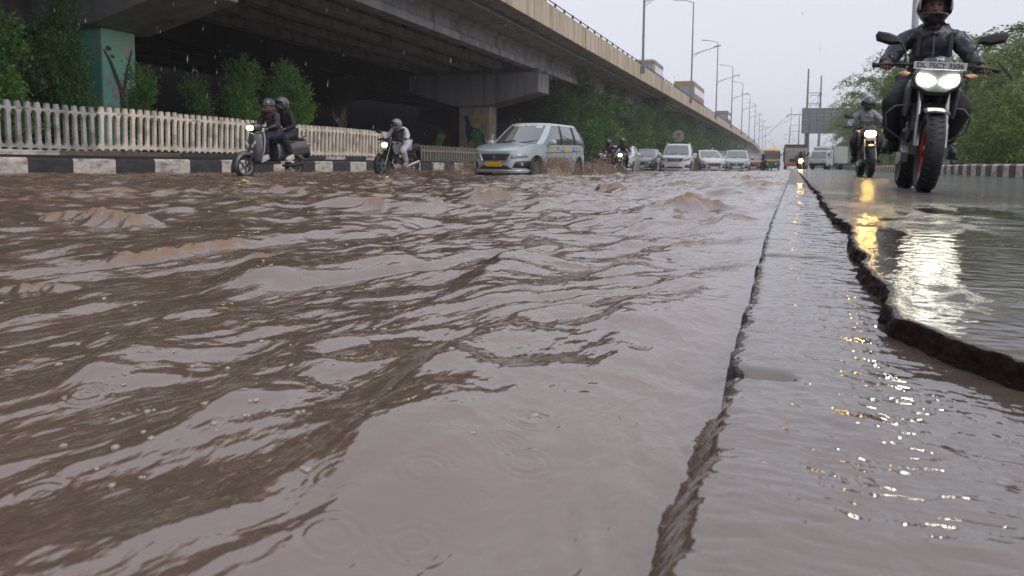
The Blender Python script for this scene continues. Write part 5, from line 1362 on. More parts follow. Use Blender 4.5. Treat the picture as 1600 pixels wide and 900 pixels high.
    g = G(); g.tube([(x * .80 * k, fy(x * .80 * k, clr + .05, .018), clr + .05) for x in [(j - 8) / 8 for j in range(17)]], .018, 8); g.build('bumper_lip', M('lip_silver', (.5, .5, .52), .3, metal=.4), root)
    pz = gz0 - .10
    g = G(); yy = fy(0, pz, .035); g.box((0, yy, pz), (.50, .012, .12)); pm = M('plate_yellow', (.75, .42, .02), .4) if plate == 'yellow' else M('plate_white', (.55, .55, .56), .4)
    pl = g.build('number_plate', pm, root, bevel=.004)
    if detail:
        g = G(); rs = random.Random(3); x = -.21
        while x < .20:      # the characters are not legible in the photo: worn dark strokes
            w = rs.choice([.022, .03]); g.box((x + w / 2, yy - .0075, pz), (w, .002, .006)); g.box((x + .003, yy - .0075, pz), (.006, .002, .06)); g.box((x + w, yy - .0075, pz + rs.choice([-.015, .015])), (.006, .002, .03)); x += w + rs.choice([.014, .014, .03])
        g.build('plate_marks', M('plate_ink2', (.25, .13, .02), .5) if plate == 'yellow' else M('plate_ink', (.02, .02, .025)), pl, smooth=False)
    # bonnet shut line, wipers
    g = G()
    for s in (-1, 1):
        ys_ = [-hl + .22 + (cowl + hl - .30) * t for t in (0, .2, .4, .6, .8, 1)]
        g.tube([(s * (.60 + .08 * t) * k, y, ztop(y) + .026) for t, y in zip((0, .2, .4, .6, .8, 1), ys_)], .006, 5)
    g.build('bonnet_seam', M('seam', (.05, .05, .055), .6), root)
    g = G()
    for (x0, x1) in ((-.50, .02), (.12, .66)):
        P = []
        for t in (0, .33, .66, 1):
            x = (x0 + (x1 - x0) * t) * k; l = .06 + .16 * t
            lo, hi = math.pi, 1.5 * math.pi; xa = -abs(x)
            for _ in range(30):
                m = (lo + hi) / 2
                if cab(m, l)[0] < xa: lo = m
                else: hi = m
            p = cab((lo + hi) / 2, l, .02); P.append((x, p[1], p[2]))
        g.tube(P, .012, 5)
    g.build('wiper', bl, root)
    if detail and plate == 'yellow':
        for (x0, l0, x1, l1, m_, nm) in ((-.38, .86, -.05, .90, M('sticker_yellow', (.65, .55, .10), .5), 'windscreen_sticker'), (.30, .78, .52, .90, M('sticker_white', (.65, .62, .66), .5), 'windscreen_sticker'), (.02, .875, .12, .90, M('sticker_white', (.65, .62, .66), .5), 'windscreen_sticker')):
            g = G(); P = []
            for i in range(3):
                l = l0 + (l1 - l0) * i / 2; row = []
                for j in range(4):
                    x = x0 + (x1 - x0) * j / 3; lo, hi = math.pi, 1.5 * math.pi
                    for _ in range(30):
                        m = (lo + hi) / 2
                        if cab(m, l)[0] < -abs(x): lo = m
                        else: hi = m
                    p = cab((lo + hi) / 2, l, .006); row.append((x, p[1], p[2]))
                P.append(row)
            g.grid(P); g.build(nm, m_, root, solid=.002)
    # mirrors, doors, handles, side details
    for s in (-1, 1):
        g = G(); yb = cowl + .42; g.ell((s * (hw + .10), yb, belt + .05), (.125, .07, .078), 16, 10, None, .8); g.box((s * (hw + .0), yb + .01, belt + .0), (.10, .05, .03)); o = g.build('side_mirror', paint, root)
        g = G()
        def sx(y, z):
            l = (z - clr) / (ztop(y) - clr); lo, hi = -math.pi / 2, math.pi / 2
            for _ in range(34):
                m = (lo + hi) / 2
                if outline(m, l)[1] < y: lo = m
                else: hi = m
            return outline((lo + hi) / 2, l)[0]
        for y in (cowl + .34, yf0 + span * .44, yf0 + span * .70):
            g.tube([(s * (sx(y, z) + .001), y + (.03 if z < .5 else 0), z) for z in (clr + .08, .45, .6, .8, belt - .03)], .006, 5)
        g.build('door_seam', M('seam', (.05, .05, .055)), root)
        for y in (yf0 + span * .40, yf0 + span * .66):
            g = G(); g.box((s * (sx(y, belt - .14) + .02), y, belt - .13), (.03, .18, .03)); g.build('door_handle', paint, root, bevel=.01)
        g = G(); g.tube([(s * (sx(y, z) + .002), y, z) for y, z in [(cowl + .2 + (hl - .3 - cowl - .2) * t, belt - .24 + .10 * t) for t in [i / 8 for i in range(9)]]], .016, 6); g.build('waist_crease', M('crease', (.16, .17, .18), .4), root)
        if plate == 'yellow':
            for (y, c_, r_w) in ((cowl + .75, (.75, .40, .03), .10), (cowl + 1.05, (.05, .22, .32), .05), (cowl + 1.65, (.75, .45, .05), .15), (cowl + 2.15, (.2, .2, .22), .06)):
                g = G(); z = belt - .11; g.box((s * (sx(y, z) + .004), y, z), (.004, r_w * 2, .11)); g.build('door_sticker', M('sticker_%d' % int(c_[0] * 1000 + c_[2] * 10), c_, .5), root, bevel=.002)
        g = G(); zt = belt - .05; yt = hl - .16; g.box((s * (sx(yt, zt) - .01), yt, zt), (.06, .22, .20)); g.build('tail_light', M('tail_red', (.35, .01, .01)), root, bevel=.02)
    if kind == 'suv':
        for s in (-1, 1):
            g = G(); g.tube([(s * wt * .93, yf1 + .15, H + .02), (s * wt * .93, 0, H + .05), (s * wt * .90, yr1 - .1, H + .02)], .018, 8); g.build('roof_rail', M('lip_silver', (.5, .5, .52)), root)
    g = G(); g.tube([(0, yf1 + .3, H), (0, yf1 + .34, H + .12)], .006, 5); g.build('antenna', bl, root)
    return root

def rickshaw(loc, rz, label, full=True):
    root = empty('auto_rickshaw', loc, rz, label, 'auto rickshaw'); green = M('ar_green', (.015, .085, .045), .35, coat=.4); yel = M('ar_yellow', (.62, .40, .03), .5, var=.2); bl = M('black_plastic', (.022, .022, .024)); gls = M('car_glass', (.045, .055, .06))
    g = G()
    secs = []
    for (y, hw, z0, z1) in ((-1.30, .30, .30, .82), (-1.22, .45, .28, .96), (-.95, .58, .26, 1.02), (-.4, .63, .26, .98), (.3, .66, .26, 1.0), (1.0, .66, .28, 1.05), (1.25, .62, .34, 1.05)):
        row = []
        for j in range(16):
            q = 2 * math.pi * j / 16; c, s = math.cos(q), math.sin(q); row.append((hw * math.copysign(abs(c) ** .45, c), y, (z0 + z1) / 2 + (z1 - z0) / 2 * math.copysign(abs(s) ** .45, s)))
        secs.append(row)
    n = 16; vs = [p for r_ in secs for p in r_]; m = len(secs)
    g.add(vs, [(i * n + j, i * n + (j + 1) % n, (i + 1) * n + (j + 1) % n, (i + 1) * n + j) for i in range(m - 1) for j in range(n)] + [tuple(range(n)), tuple((m - 1) * n + j for j in range(n))])
    g.build('body', green, root)
    g = G(); vs = []
    for (y, hw, z) in ((-1.02, .50, 1.60), (-.90, .56, 1.70), (-.3, .62, 1.78), (.6, .64, 1.78), (1.2, .60, 1.70)):
        for j in range(9): u = (j - 4) / 4; vs.append((u * hw, y, z - .10 * abs(u) ** 3))
    g.add(vs, [(i * 9 + j, i * 9 + j + 1, (i + 1) * 9 + j + 1, (i + 1) * 9 + j) for i in range(4) for j in range(8)])
    g.build('canopy', yel, root, solid=.05)
    g = G(); g.prism([(-.50, 1.0), (.50, 1.0), (.46, 1.58), (-.46, 1.58)], -1.06, -1.03, 'Y', (0, -.02, 0)); g.build('windscreen', M('screen_dim', (.06, .06, .09), .08, coat=1), root)
    g = G(); g.prism([(-.46, .95), (.46, .95), (.40, .83), (.28, .78), (-.28, .78), (-.40, .83)], -1.30, -1.20, 'Y'); g.build('front_panel', yel, root, bevel=.02)
    for s in (-1, 1):
        g = G(); g.tube([(s * .52, -1.02, .98), (s * .48, -.98, 1.62)], .03, 8); g.tube([(s * .62, .2, 1.0), (s * .60, .2, 1.72)], .025, 8); g.tube([(s * .62, 1.15, 1.0), (s * .58, 1.15, 1.65)], .03, 8); g.build('roof_post', bl, root)
        g = G(); g.boxz(s * .60 - .01, s * .60 + .01, .25, 1.15, 1.0, 1.68); g.build('side_curtain', M('curtain', (.03, .015, .02), .7), root)
        g = G(); g.ell((s * .30, -1.28, .62), (.08, .03, .08), 12, 8); g.build('headlight', M('lens_clear', (.6, .6, .6), .1), root)
        g = G(); g.lathe([(.14, -.06), (.20, -.06), (.21, 0), (.20, .06), (.14, .06)], (s * .55, .85, .21), 'X', 20, close=True); g.build('wheel', M('rubber', (.018, .018, .019)), root)
        g = G(); g.tube([(s * .52, -1.0, 1.25), (s * .68, -1.05, 1.28)], .012, 6); g.box((s * .70, -1.05, 1.30), (.09, .03, .14)); g.build('side_mirror', bl, root)
    g = G(); g.lathe([(.14, -.06), (.20, -.06), (.21, 0), (.20, .06), (.14, .06)], (0, -1.15, .21), 'X', 20, close=True); g.build('wheel', M('rubber', (.018, .018, .019)), root)
    return root
def truck(loc, rz, label, kind):
    cat = 'truck'
    root = empty('truck', loc, rz, label, cat); bl = M('black_plastic', (.022, .022, .024)); gls = M('car_glass', (.045, .055, .06))
    if kind == 'big':
        cabm = M('cab_cream', (.38, .33, .30), .5, var=.2, stain=(.2, .12, .08), sscale=(1, 1, 1)); w, h, z0, L = 1.2, 2.55, .55, 1.7
        g = G(); g.prism([(0, z0), (-.06, 1.45), (.10, h), (L, h), (L, z0)], -w, w, 'X'); g.build('cab', cabm, root, bevel=.08)
        g = G(); g.prism([(-1.05, 1.50), (1.05, 1.50), (1.0, 2.25), (-1.0, 2.25)], -.085, .10, 'Y'); g.build('windscreen', gls, root, bevel=.02)
        g = G(); g.boxz(-1.2, 1.2, .0, .5, 2.75, 2.95); g.boxz(-1.25, 1.25, 1.8, 6.5, .95, 1.1); g.build('roof_rack', M('rack_dark', (.05, .045, .05), .6), root, bevel=.02)
        g = G(); g.boxz(-1.25, -1.18, 1.8, 6.5, 1.1, 2.7); g.boxz(1.18, 1.25, 1.8, 6.5, 1.1, 2.7); g.boxz(-1.25, 1.25, 1.8, 1.87, 1.1, 2.95); g.boxz(-1.25, 1.25, 6.43, 6.5, 1.1, 2.7); g.build('cargo_bed', M('bed_red', (.16, .07, .05), .6), root)
        g = G(); g.boxz(-1.2, 1.2, -.20, .0, .45, .85); g.build('bumper', M('bumper_red', (.30, .12, .08), .5, var=.4), root, bevel=.03)
        g = G(); g.boxz(-.7, .7, -.075, -.02, .95, 1.35); g.build('grille', bl, root); ws = [(.7, .48), (5.2, .48)]; ww = 1.05
    elif kind == 'mini':
        cabm = M('cab_white', (.62, .61, .60), .35, coat=.4); w, h, z0, L = .80, 1.80, .35, 1.35
        g = G(); g.prism([(0, z0), (-.04, .95), (.42, 1.72), (.6, h), (L, h), (L, z0)], -w, w, 'X'); g.build('cab', cabm, root, bevel=.06)
        g = G(); g.prism([(-.70, 1.0), (.70, 1.0), (.62, 1.62), (-.62, 1.62)], -.02, .01, 'Y'); o = g.build('windscreen', gls, root); o.data.transform(Matrix.Translation((0, .03, 0)) @ Matrix.Shear('XY', 4, (0, 0)) if False else Matrix.Identity(4))
        for v in o.data.vertices: v.co.y += (v.co.z - .95) * .60 - .045
        g = G(); g.boxz(-.72, .72, .55, 1.25, 1.80, 2.10); g.build('roof_fairing', cabm, root, bevel=.12)
        g = G()
        for s in (-1, 1): g.prism([(.38, 1.0), (1.1, 1.0), (1.1, 1.6), (.62, 1.6)], s * w, s * (w + .012), 'X')
        g.build('side_window', gls, root); 
        g = G(); g.boxz(-.85, .85, 1.42, 4.3, .62, 2.15); g.build('cargo_box', M('box_white', (.50, .50, .50), .5, var=.1, stain=(.3, .28, .26), sscale=(1, 1, 1)), root, bevel=.02)
        g = G(); g.boxz(-.78, .78, -.08, .02, .35, .60); g.build('bumper', bl, root, bevel=.03); ws = [(.55, .29), (3.3, .29)]; ww = .70
        for s in (-1, 1): g = G(); g.ell((s * .60, -.04, .80), (.14, .04, .09), 12, 8); g.build('headlight', M('lens_clear', (.6, .6, .6), .1), root)
    for y, r in ws:
        for s in (-1, 1):
            g = G(); g.lathe([(r * .6, -.11), (r * .95, -.12), (r, 0), (r * .95, .12), (r * .6, .11)], (0, 0, 0), 'X', 22, close=True); g.lathe([(r * .6, s * .02), (.05, s * .06)], (0, 0, 0), 'X', 16)
            o = g.build('wheel', M('rubber', (.018, .018, .019)), root); o.location = (s * ww, y, r)
    for s in (-1, 1):
        g = G(); x = s * (w + .16); z = h * .78; g.tube([(s * w, .15, z), (x, .02, z)], .015, 6); g.box((x, .0, z - .05), (.14, .05, .26)); g.build('side_mirror', bl, root, bevel=.01)
    return root
def bus(loc, rz, label, name, L, W_, H, c1, c2):
    root = empty(name, loc, rz, label, name); g = G(); g.boxz(-W_ / 2, W_ / 2, -L / 2, L / 2, .5, H); g.build('body', c1, root, bevel=.15)
    g = G()
    for s in (-1, 1): g.boxz(s * W_ / 2 - .01, s * W_ / 2 + .01, -L / 2 + .4, L / 2 - .3, H * .55, H * .80)
    g.boxz(-W_ / 2 + .15, W_ / 2 - .15, -L / 2 - .012, -L / 2 + .01, H * .45, H * .80); g.build('window_band', M('car_glass', (.045, .055, .06)), root)
    g = G(); g.boxz(-W_ / 2 - .01, W_ / 2 + .01, -L / 2 - .014, L / 2 + .01, H * .84, H * .93); g.build('stripe', c2, root)
    for y in (-L * .32, L * .30):
        for s in (-1, 1): g = G(); g.lathe([(.3, -.12), (.48, -.12), (.5, 0), (.48, .12), (.3, .12)], (0, 0, 0), 'X', 18, close=True); g.lathe([(.3, s * .02), (.05, s * .04)], (0, 0, 0), 'X', 14); o = g.build('wheel', M('rubber', (.018, .018, .019)), root); o.location = (s * (W_ / 2 - .14), y, .5)
    return root

# ------------------------------------------------------------------ splashes, froth, drops
def splash(loc, rz, L, Wd, H, seed, label, n=2600):
    n = int(n * 2.3)
    rs = np.random.RandomState(seed); m = M('splash_water', (0.36, 0.26, 0.19), .35, var=.25, scale=14)
    ny, nx = 110, 220; u = np.linspace(-1.2, 1.2, nx)[None, :]; v = np.linspace(-1.2, 1.2, ny)[:, None]
    X = u * L / 2 + 0 * v; Y = v * Wd / 2 + 0 * u
    env = np.exp(-(np.abs(u) ** 3) * 1.2) * np.exp(-(v / .55) ** 2)
    k = 1 + .9 * perlin(X / (L * .16), Y / (Wd * .3), seed) + .55 * perlin(X / .10, Y / .12, seed + 1) + .35 * perlin(X / .045, Y / .05, seed + 2)
    Z = H * .45 * env * np.clip(k, .05, 3) + .02 * perlin(X / .02, Y / .02, seed + 3) * env - .06
    X = X + .05 * perlin(X / .08, Z / .08, seed + 4) * env; Y = Y + .06 * perlin(X / .07, Z / .06, seed + 5) * env
    o = npmesh('splash', X, Y, Z, m); o.location = loc; o.rotation_euler = (0, 0, rz); tag(o, label, kind='stuff')
    # thrown droplets, joined into the same mass
    t = rs.normal(size=(n, 3)) * [L * .27, Wd * .30, 0]; e = np.exp(-np.abs(t[:, 0] / (L / 2)) ** 3)
    hh = H * e * (.15 + .95 * rs.rand(n) ** .8) * (.75 + .5 * perlin(t[:, 0] / (L * .14), t[:, 0] * 0 + seed, seed + 8)); s = .005 + .013 * rs.rand(n) ** 3
    base = np.array([(1, 0, -.7), (-.5, .87, -.7), (-.5, -.87, -.7), (0, 0, 1.2)]); V = []; 
    rt = rs.normal(size=(n, 4, 3)) * .35 + base[None]
    V = t[:, None, :] + np.array([0, 0, 1]) * hh[:, None, None] + rt * s[:, None, None]
    me = o.data; bm = bmesh.new(); bm.from_mesh(me)
    for q in V.reshape(n, 4, 3):
        a = [bm.verts.new(p) for p in q]
        for f in ((0, 1, 3), (1, 2, 3), (2, 0, 3), (0, 2, 1)): bm.faces.new([a[i] for i in f]).smooth = True
    bm.to_mesh(me); bm.free()
    return o
def build_froth():
    rs = np.random.RandomState(9); g = G()
    spots = [(98, 727), (225, 718), (237, 732), (176, 662), (181, 743), (320, 687), (335, 713), (383, 698), (152, 776), (176, 802), (221, 788), (480, 815), (338, 722), (300, 560), (355, 552), (408, 520), (388, 526), (420, 300)]
    F = 1600 / 36 * 26
    def onz(x, y, z):
        v = f_ + r2 * ((x - 800) / F) - u2 * ((y - 341.5) / F); t = (z - CAM_H) / v.z; return v * t + Vector((0, 0, CAM_H))
    L = [onz(x, y, .085) for x, y in spots]
    for _ in range(160):
        y = .5 + 5 * rs.rand() ** 1.6; L.append(Vector((-.15 - (1.0 + y * .9) * rs.rand(), y, .07)))
    dg = bpy.context.evaluated_depsgraph_get(); w = bpy.data.objects['flood_water'].evaluated_get(dg)
    for i, p in enumerate(L):
        ok, h, nrm, _ = w.ray_cast(Vector((p.x, p.y, 2)), Vector((0, 0, -1)))
        if not ok: continue
        dd = math.hypot(h.x, h.y); r = (.0012 + .0018 * rs.rand()) * (1 + dd * .40)
        for k in range(1 + int(3 * rs.rand())): 
            a = h + Vector(((rs.rand() - .5) * r * 2.6, (rs.rand() - .5) * r * 2.6, 0)) * (k > 0); g.ell(a, (r * (1 - .2 * k), r * (1 - .2 * k), r * .55), 12, 8)
    o = g.build('foam_bubbles', M('foam', (.30, .25, .22), .10, var=.1, coat=.8, ior=1.7), None); tag(o, 'small pale bubbles drifting on the brown water', kind='stuff')
def build_rain():
    rs = np.random.RandomState(12); n = 620; V = []; Fc = []
    for i in range(n):
        d = 2.2 + 9 * rs.rand(); az = yaw + (rs.rand() - .5) * 1.3; z = .25 + rs.rand() * d * .55
        x, y = -math.sin(az) * d, math.cos(az) * d; l = .008 + .012 * rs.rand(); r = .0007 + .0006 * rs.rand(); k = len(V); sl = .10
        V += [(x, y, z + l), (x - sl * l + r, y, z), (x - sl * l - r * .5, y + r * .87, z), (x - sl * l - r * .5, y - r * .87, z), (x - sl * l * 1.6, y, z - l * .5)]
        Fc += [(k, k + 1, k + 2), (k, k + 2, k + 3), (k, k + 3, k + 1), (k + 4, k + 2, k + 1), (k + 4, k + 3, k + 2), (k + 4, k + 1, k + 3)]
    g = G(); g.add(V, Fc); o = g.build('rain', M('rain_drop', (.45, .47, .50), .1, coat=1.0), None, fix=False); tag(o, 'falling raindrops', kind='stuff')
# ------------------------------------------------------------------ traffic
def build_traffic():
    skin = M('skin', (.16, .085, .055), .5, var=.1); dark = M('cloth_dark', (.022, .024, .030), .55, var=.3, scale=9, bump=.3, bscale=60)
    blk = M('cloth_black', (.012, .012, .014), .7, var=.2); rain = M('rain_jacket', (.030, .032, .042), .28, var=.3, scale=7, bump=.25, bscale=40); denim = M('denim', (.020, .028, .060), .7, var=.2)
    white = M('shoe_white', (.55, .52, .52), .6); bshoe = M('shoe_black', (.02, .02, .02), .5); kurta = M('cloth_white', (.50, .50, .56), .7, var=.12, scale=6)
    hblk = M('helmet_black', (.02, .02, .022), .2, coat=.8); hsil = M('helmet_silver', (.22, .22, .24), .3, metal=.2, coat=.8); vis = M('visor_dark', (.02, .022, .025), .05, coat=1.0)
    red = M('paint_red', (.30, .018, .015), .25, coat=.6); black = M('paint_black', (.018, .018, .020), .2, coat=.8); gry = M('paint_grey', (.085, .085, .092), .28, metal=.3, coat=.7)
    rimr = M('rim_red', (.26, .010, .016), .3, coat=.4); rimb = M('rim_black', (.03, .03, .032), .35)
    ROAD = .153
    # the near motorcycle and its rider
    b0 = (.935, 7.02, ROAD)
    mrz = R(-1.5)
    motorcycle('black naked motorcycle with twin lit headlights, red striped wheel, nearest on the wet right road', b0, mrz, black, rimr, headlamp_mat('lamp_twin', (1.0, 1.0, .80), 36), twin=True, plate='DL 7SCY 3506', frontw=.125, lean=R(5), guard=True)
    J = dict(RIDE); J.update(head=(-.04, -.05, 1.485), neck=(-.03, .02, 1.36), chest=(-.012, .12, 1.18), shL=(-.205, .09, 1.255), shR=(.195, .09, 1.255))
    p = person('rider in dark rain jacket and silver topped helmet on the nearest motorcycle', b0, mrz, J, skin, rain, blk, bshoe, hsil, hblk, visor=None, beard=True, loose=1.13)
    p.rotation_euler = (0, R(5), mrz)
    g = G(); g.ell((-.012, .15, 1.315), (.13, .075, .06), 16, 10); g.tube([(-.085, .02, 1.31), (-.012, -.035, 1.285), (.065, .02, 1.31)], .026, 8)
    g.build('hood', rain, p)
    g = G(); g.tube([(-.012, -.045, 1.27), (-.005, -.062, 1.15), (0, -.055, 1.0)], .007, 6); g.build('zip', M('zip_grey', (.08, .08, .09), .4), p)
    for s in (-1, 1):
        g = G(); g.tube([(s * .11, .03, 1.33), (s * .115, -.045, 1.24), (s * .12, -.06, 1.10)], .017, 6, flat=.5); g.build('strap', blk, p)
    # second on the right road
    b1 = (1.33, 16.5, ROAD)
    motorcycle('dark commuter motorcycle with one yellow headlight following behind on the right road', b1, R(3), M('paint_redb', (.20, .02, .02), .3, coat=.5), rimb, headlamp_mat('lamp_warm', (1.0, .58, .14), 70), lamp_w=.20, lamp_h=.13)
    person('rider in a pale grey shirt and black helmet on the second motorcycle', b1, R(3), RIDE, skin, M('cloth_grey', (.28, .29, .32), .7), blk, bshoe, hblk, visor=vis)
    # scooter pair
    b2 = (-9.62, 11.95, .015); rz2 = R(-9)
    scooter('grey scooter with lit headlight carrying two riders beside the striped kerb', b2, rz2, gry, headlamp_mat('lamp_yellow', (1.0, .82, .35), 7))
    S = dict(pelvis=(0, .16, .86), chest=(0, .02, 1.15), neck=(0, -.03, 1.29), head=(0, -.07, 1.40), shL=(-.18, .0, 1.22), elL=(-.27, -.09, 1.00), haL=(-.30, -.20, .995), shR=(.18, .0, 1.22), elR=(.27, -.09, 1.00), haR=(.30, -.20, .995),
             hipL=(-.10, .10, .83), knL=(-.15, -.28, .80), anL=(-.12, -.22, .42), toL=(-.13, -.33, .375), hipR=(.10, .10, .83), knR=(.15, -.28, .80), anR=(.12, -.22, .42), toR=(.13, -.33, .375), turn=R(-25))
    person('scooter driver in dark jacket, blue jeans and black helmet with tan chin bar', b2, rz2, S, skin, M('cloth_plum', (.035, .030, .036), .7), denim, white, hblk, M('helmet_tan', (.30, .17, .12), .4), visor=vis)
    S2 = {k: ((v[0], v[1] + .36, v[2] + .05) if isinstance(v, tuple) else v) for k, v in S.items()}
    S2.update(elL=(-.27, .34, 1.02), haL=(-.20, .16, .96), elR=(.28, .34, 1.02), haR=(.20, .15, .95), knL=(-.25, .12, .80), anL=(-.25, .30, .43), toL=(-.28, .18, .385), knR=(.25, .12, .80), anR=(.25, .30, .43), toR=(.28, .18, .385), turn=R(-5), lap=True)
    person('scooter passenger in a black top with white shoes and a plain dark grey helmet', b2, rz2, S2, skin, blk, M('cloth_navy', (.020, .024, .035), .7), white, M('helmet_grey', (.06, .062, .066), .25, coat=.7), None, visor=None)
    # motorcycle by the railing
    b3 = (-9.72, 17.1, -.045); rz3 = R(-6)
    motorcycle('black motorcycle with round yellow headlight splashing past the end of the picket fence', b3, rz3, black, rimb, headlamp_mat('lamp_yellow', (1.0, .82, .35), 7), lamp_w=.17, lamp_h=.13)
    J3 = dict(RIDE); J3.update(chest=(0, .14, 1.16), neck=(0, .02, 1.28), head=(0, -.05, 1.37), turn=R(-12))
    person('rider in loose white kurta and trousers, dark chest bag and silver helmet', b3, rz3, J3, skin, kurta, kurta, M('sandal', (.35, .25, .2), .6), hsil, None, visor=vis, loose=1.22)
    g = G(); g.ell((0, -.02, 1.06), (.15, .09, .16), 16, 12, None, .7); g.tube([(-.13, .0, 1.14), (-.15, .06, 1.27), (-.12, .16, 1.30)], .02, 6); g.tube([(.13, .0, 1.14), (.15, .06, 1.27), (.12, .16, 1.30)], .02, 6)
    o = g.build('chest_bag', blk, None); o.location = b3; o.rotation_euler = (0, 0, rz3); tag(o, 'dark bag hanging on the chest of the rider in white', 'bag')
    # silver people carrier
    sil = M('paint_silver', (.46, .52, .56), .28, metal=.25, coat=.8, var=.05)
    car('silver people carrier with yellow number plate ploughing through the flood', (-7.30, 20.9, -.10), R(-8), sil, 4.55, 1.82, 1.67, 'mpv', None, 'mesh', 'yellow')
    # two bikes and the cars behind
    b4 = (-7.1, 32.3, -.06)
    motorcycle('red motorcycle with glaring yellow headlight in front of the white saloon', b4, R(3), red, rimb, headlamp_mat('lamp_yellow2', (1.0, .85, .35), 14))
    person('helmeted rider in dark clothes on the red motorcycle in front of the white saloon', b4, R(3), RIDE, skin, dark, blk, bshoe, hblk, visor=vis)
    b5 = (-7.85, 32.8, -.10)
    motorcycle('black motorcycle without lights left of the red motorcycle', b5, R(-4), black, rimb, M('lens_clear', (.6, .6, .6), .1))
    person('rider with pinkish jacket and black helmet left of the red motorcycle', b5, R(-4), RIDE, skin, M('cloth_pink', (.16, .05, .11), .7, var=.4, scale=4), blk, bshoe, hblk, visor=vis)
    wht = M('paint_white', (.66, .66, .68), .25, coat=.8, var=.03); wh2 = M('paint_pearl', (.58, .56, .53), .25, coat=.8, var=.03); sl2 = M('paint_sil2', (.42, .47, .50), .28, metal=.3, coat=.8, var=.05)
    gr = 'cars queuing in the flooded carriageway'
    car('white saloon half hidden behind the two motorcycles', (-8.35, 37.6, -.12), R(5), wh2, 4.5, 1.72, 1.48, 'sedan', gr, 'lines', detail=False)
    car('dark windowed grey car just left of the tall white off-roader', (-9.1, 48.5, -.1), R(2), M('paint_gun', (.20, .22, .23), .3, coat=.8), 4.2, 1.74, 1.55, 'hatch', gr, 'lines', detail=False)
    car('tall white off-roader with barred black grille', (-6.62, 45.6, -.10), R(4), wht, 4.65, 1.88, 1.78, 'suv', gr, 'bars', detail=False)
    car('white saloon turned side on behind the tall white off-roader', (-5.35, 50.5, -.1), R(17), wh2, 4.3, 1.70, 1.52, 'sedan', gr, 'lines', detail=False)
    car('dark blue grey car between the side-on white saloon and the silver hatchback', (-5.4, 59.5, -.08), R(2), M('paint_slate', (.06, .08, .10), .3, coat=.8), 4.1, 1.72, 1.60, 'hatch', gr, 'lines', detail=False, lamp_on=headlamp_mat('lamp_soft', (1, .9, .7), 2))
    car('silver hatchback seen head on right of the dark blue grey car', (-3.65, 52.0, -.1), R(4), sl2, 4.0, 1.76, 1.55, 'hatch', gr, 'lines', detail=False)
    car('dark red car next to the green and yellow auto rickshaw', (-2.85, 62.5, -.1), R(-6), M('paint_maroon', (.22, .012, .018), .3, coat=.8), 3.9, 1.66, 1.52, 'hatch', gr, 'lines', detail=False)
    car('far white car behind the red car', (-4.2, 78, -.05), R(2), wht, 4.0, 1.7, 1.5, 'hatch', gr, 'lines', detail=False)
    car('far grey car behind the side-on white saloon', (-7.0, 75, -.05), R(2), sl2, 4.0, 1.7, 1.5, 'hatch', gr, 'lines', detail=False)
    rickshaw((-1.68, 61.5, -.05), R(2), 'green and yellow auto rickshaw between the red car and the truck')
    truck((.15, 91, -.02), R(2), 'cream cabbed cargo truck with dark roof rack behind the glowing motorcycle headlight', 'big')
    truck((1.95, 72, .12), R(-26), 'small white box truck right of the cargo truck', 'mini')
    rickshaw((4.3, 90, .15), R(0), 'distant auto rickshaw with yellow top right of the white box truck')
    b6 = (.42, 60.0, -.02)
    motorcycle('motorcycle with a dazzling orange headlight in front of the cargo truck', b6, R(2), red, rimb, headlamp_mat('lamp_orange', (1.0, .50, .10), 150), lamp_w=.26, lamp_h=.24)
    person('rider in brown jacket on the motorcycle with the dazzling orange headlight', b6, R(2), RIDE, skin, M('cloth_brown', (.10, .06, .045), .7), blk, bshoe, hblk, visor=vis)
    car('parked blue grey car under the trees beyond the second rider', (6.4, 95, .2), R(3), M('paint_slate', (.06, .08, .10)), 4.1, 1.7, 1.5, 'hatch', 'parked vehicles under the trees', 'lines', detail=False)
    car('parked pale car under the trees beside the blue grey one', (8.4, 99, .25), R(5), wh2, 4.1, 1.7, 1.5, 'hatch', 'parked vehicles under the trees', 'lines', detail=False)
    # on the flyover
    bus((-13.4, 72, 7.56), 0, 'pale van roof showing over the flyover parapet', 'van', 5.0, 1.9, 2.65, M('van_cream', (.30, .27, .22), .5), M('van_str', (.22, .17, .12), .5))
    bus((-13.2, 100, 7.56), 0, 'brown and orange bus top showing over the flyover parapet', 'bus', 11.0, 2.5, 3.35, M('bus_orange', (.26, .17, .13), .5, var=.3), M('bus_str', (.30, .20, .06), .5))
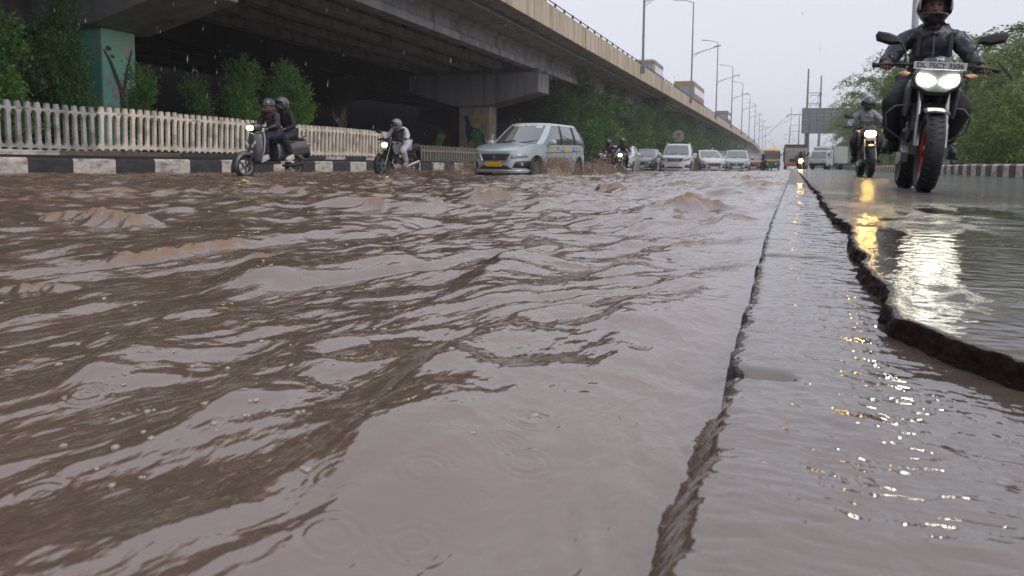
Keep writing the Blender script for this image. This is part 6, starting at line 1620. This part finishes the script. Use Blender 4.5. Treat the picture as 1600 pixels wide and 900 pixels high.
    bus((-13.3, 150, 7.56), 0, 'dark truck top showing over the flyover parapet farther on', 'lorry', 7.5, 2.4, 3.3, M('lorry_dark', (.10, .10, .12), .5, var=.3), M('lorry_str', (.2, .2, .2), .5))
    # round road sign in the median trees
    root = empty('road_sign', (-11.6, 80, 0), R(4), 'round white road sign on a pole in front of the dense trees', 'sign'); g = G(); g.tube([(0, 0, 0), (0, 0, 3.6)], .05, 8); g.build('pole', M('galv', (.2, .2, .21)), root)
    g = G(); g.lathe([(.62, -.02), (.62, .02)], (0, 0, 3.5), 'Y', 28); g.build('disc', M('sign_face', (.30, .30, .31), .5), root, smooth=False)
    g = G(); g.box((0, -.03, 3.5), (.12, .012, .55)); g.box((0, -.032, 3.66), (.36, .012, .12)); g.build('symbol', M('sign_ink', (.05, .05, .06), .5), root, smooth=False)
    g = G(); g.tube([(0, 0, 0), (0, 0, 2.6)], .10, 8); g.ell((0, 0, 2.75), (.16, .16, .22)); o = g.build('marker_post', M('post_white', (.52, .50, .47)), None); o.location = (-10.9, 108, 0); tag(o, 'thin white marker post beside the row of dense trees', 'post')
    # splashes
    splash((-6.2, 19.9, .0), R(92), 2.2, .85, .66, 3, 'brown spray thrown up by the front wheel of the silver people carrier', 3600)
    splash((-5.75, 22.9, .0), R(95), 1.9, .9, .52, 5, 'brown spray behind the rear wheel of the silver people carrier')
    splash((-8.55, 19.2, .0), R(85), 1.6, .9, .46, 7, 'brown spray on the kerb side of the silver people carrier', 1600)
    splash((-9.35, 12.0, .0), R(60), 1.2, .5, .17, 9, 'low spray round the scooter wheels', 900)
    splash((-9.6, 17.0, -.03), R(75), 1.2, .6, .30, 11, 'spray round the motorcycle by the railing', 1400)
    splash((-7.0, 31.6, -.03), R(80), 1.6, .8, .22, 13, 'low spray round the red motorcycle', 600)
    splash((-6.2, 43.1, -.03), R(10), 2.4, .8, .16, 15, 'low spray ahead of the white off-roader', 500)
build_ground(); build_water(); build_strip(); build_asphalt(); build_kerbs(); build_fence()
build_flyover(); build_lamps(); build_pylons(); build_billboard(); build_plants()
build_traffic(); build_froth(); build_rain(); build_haze()
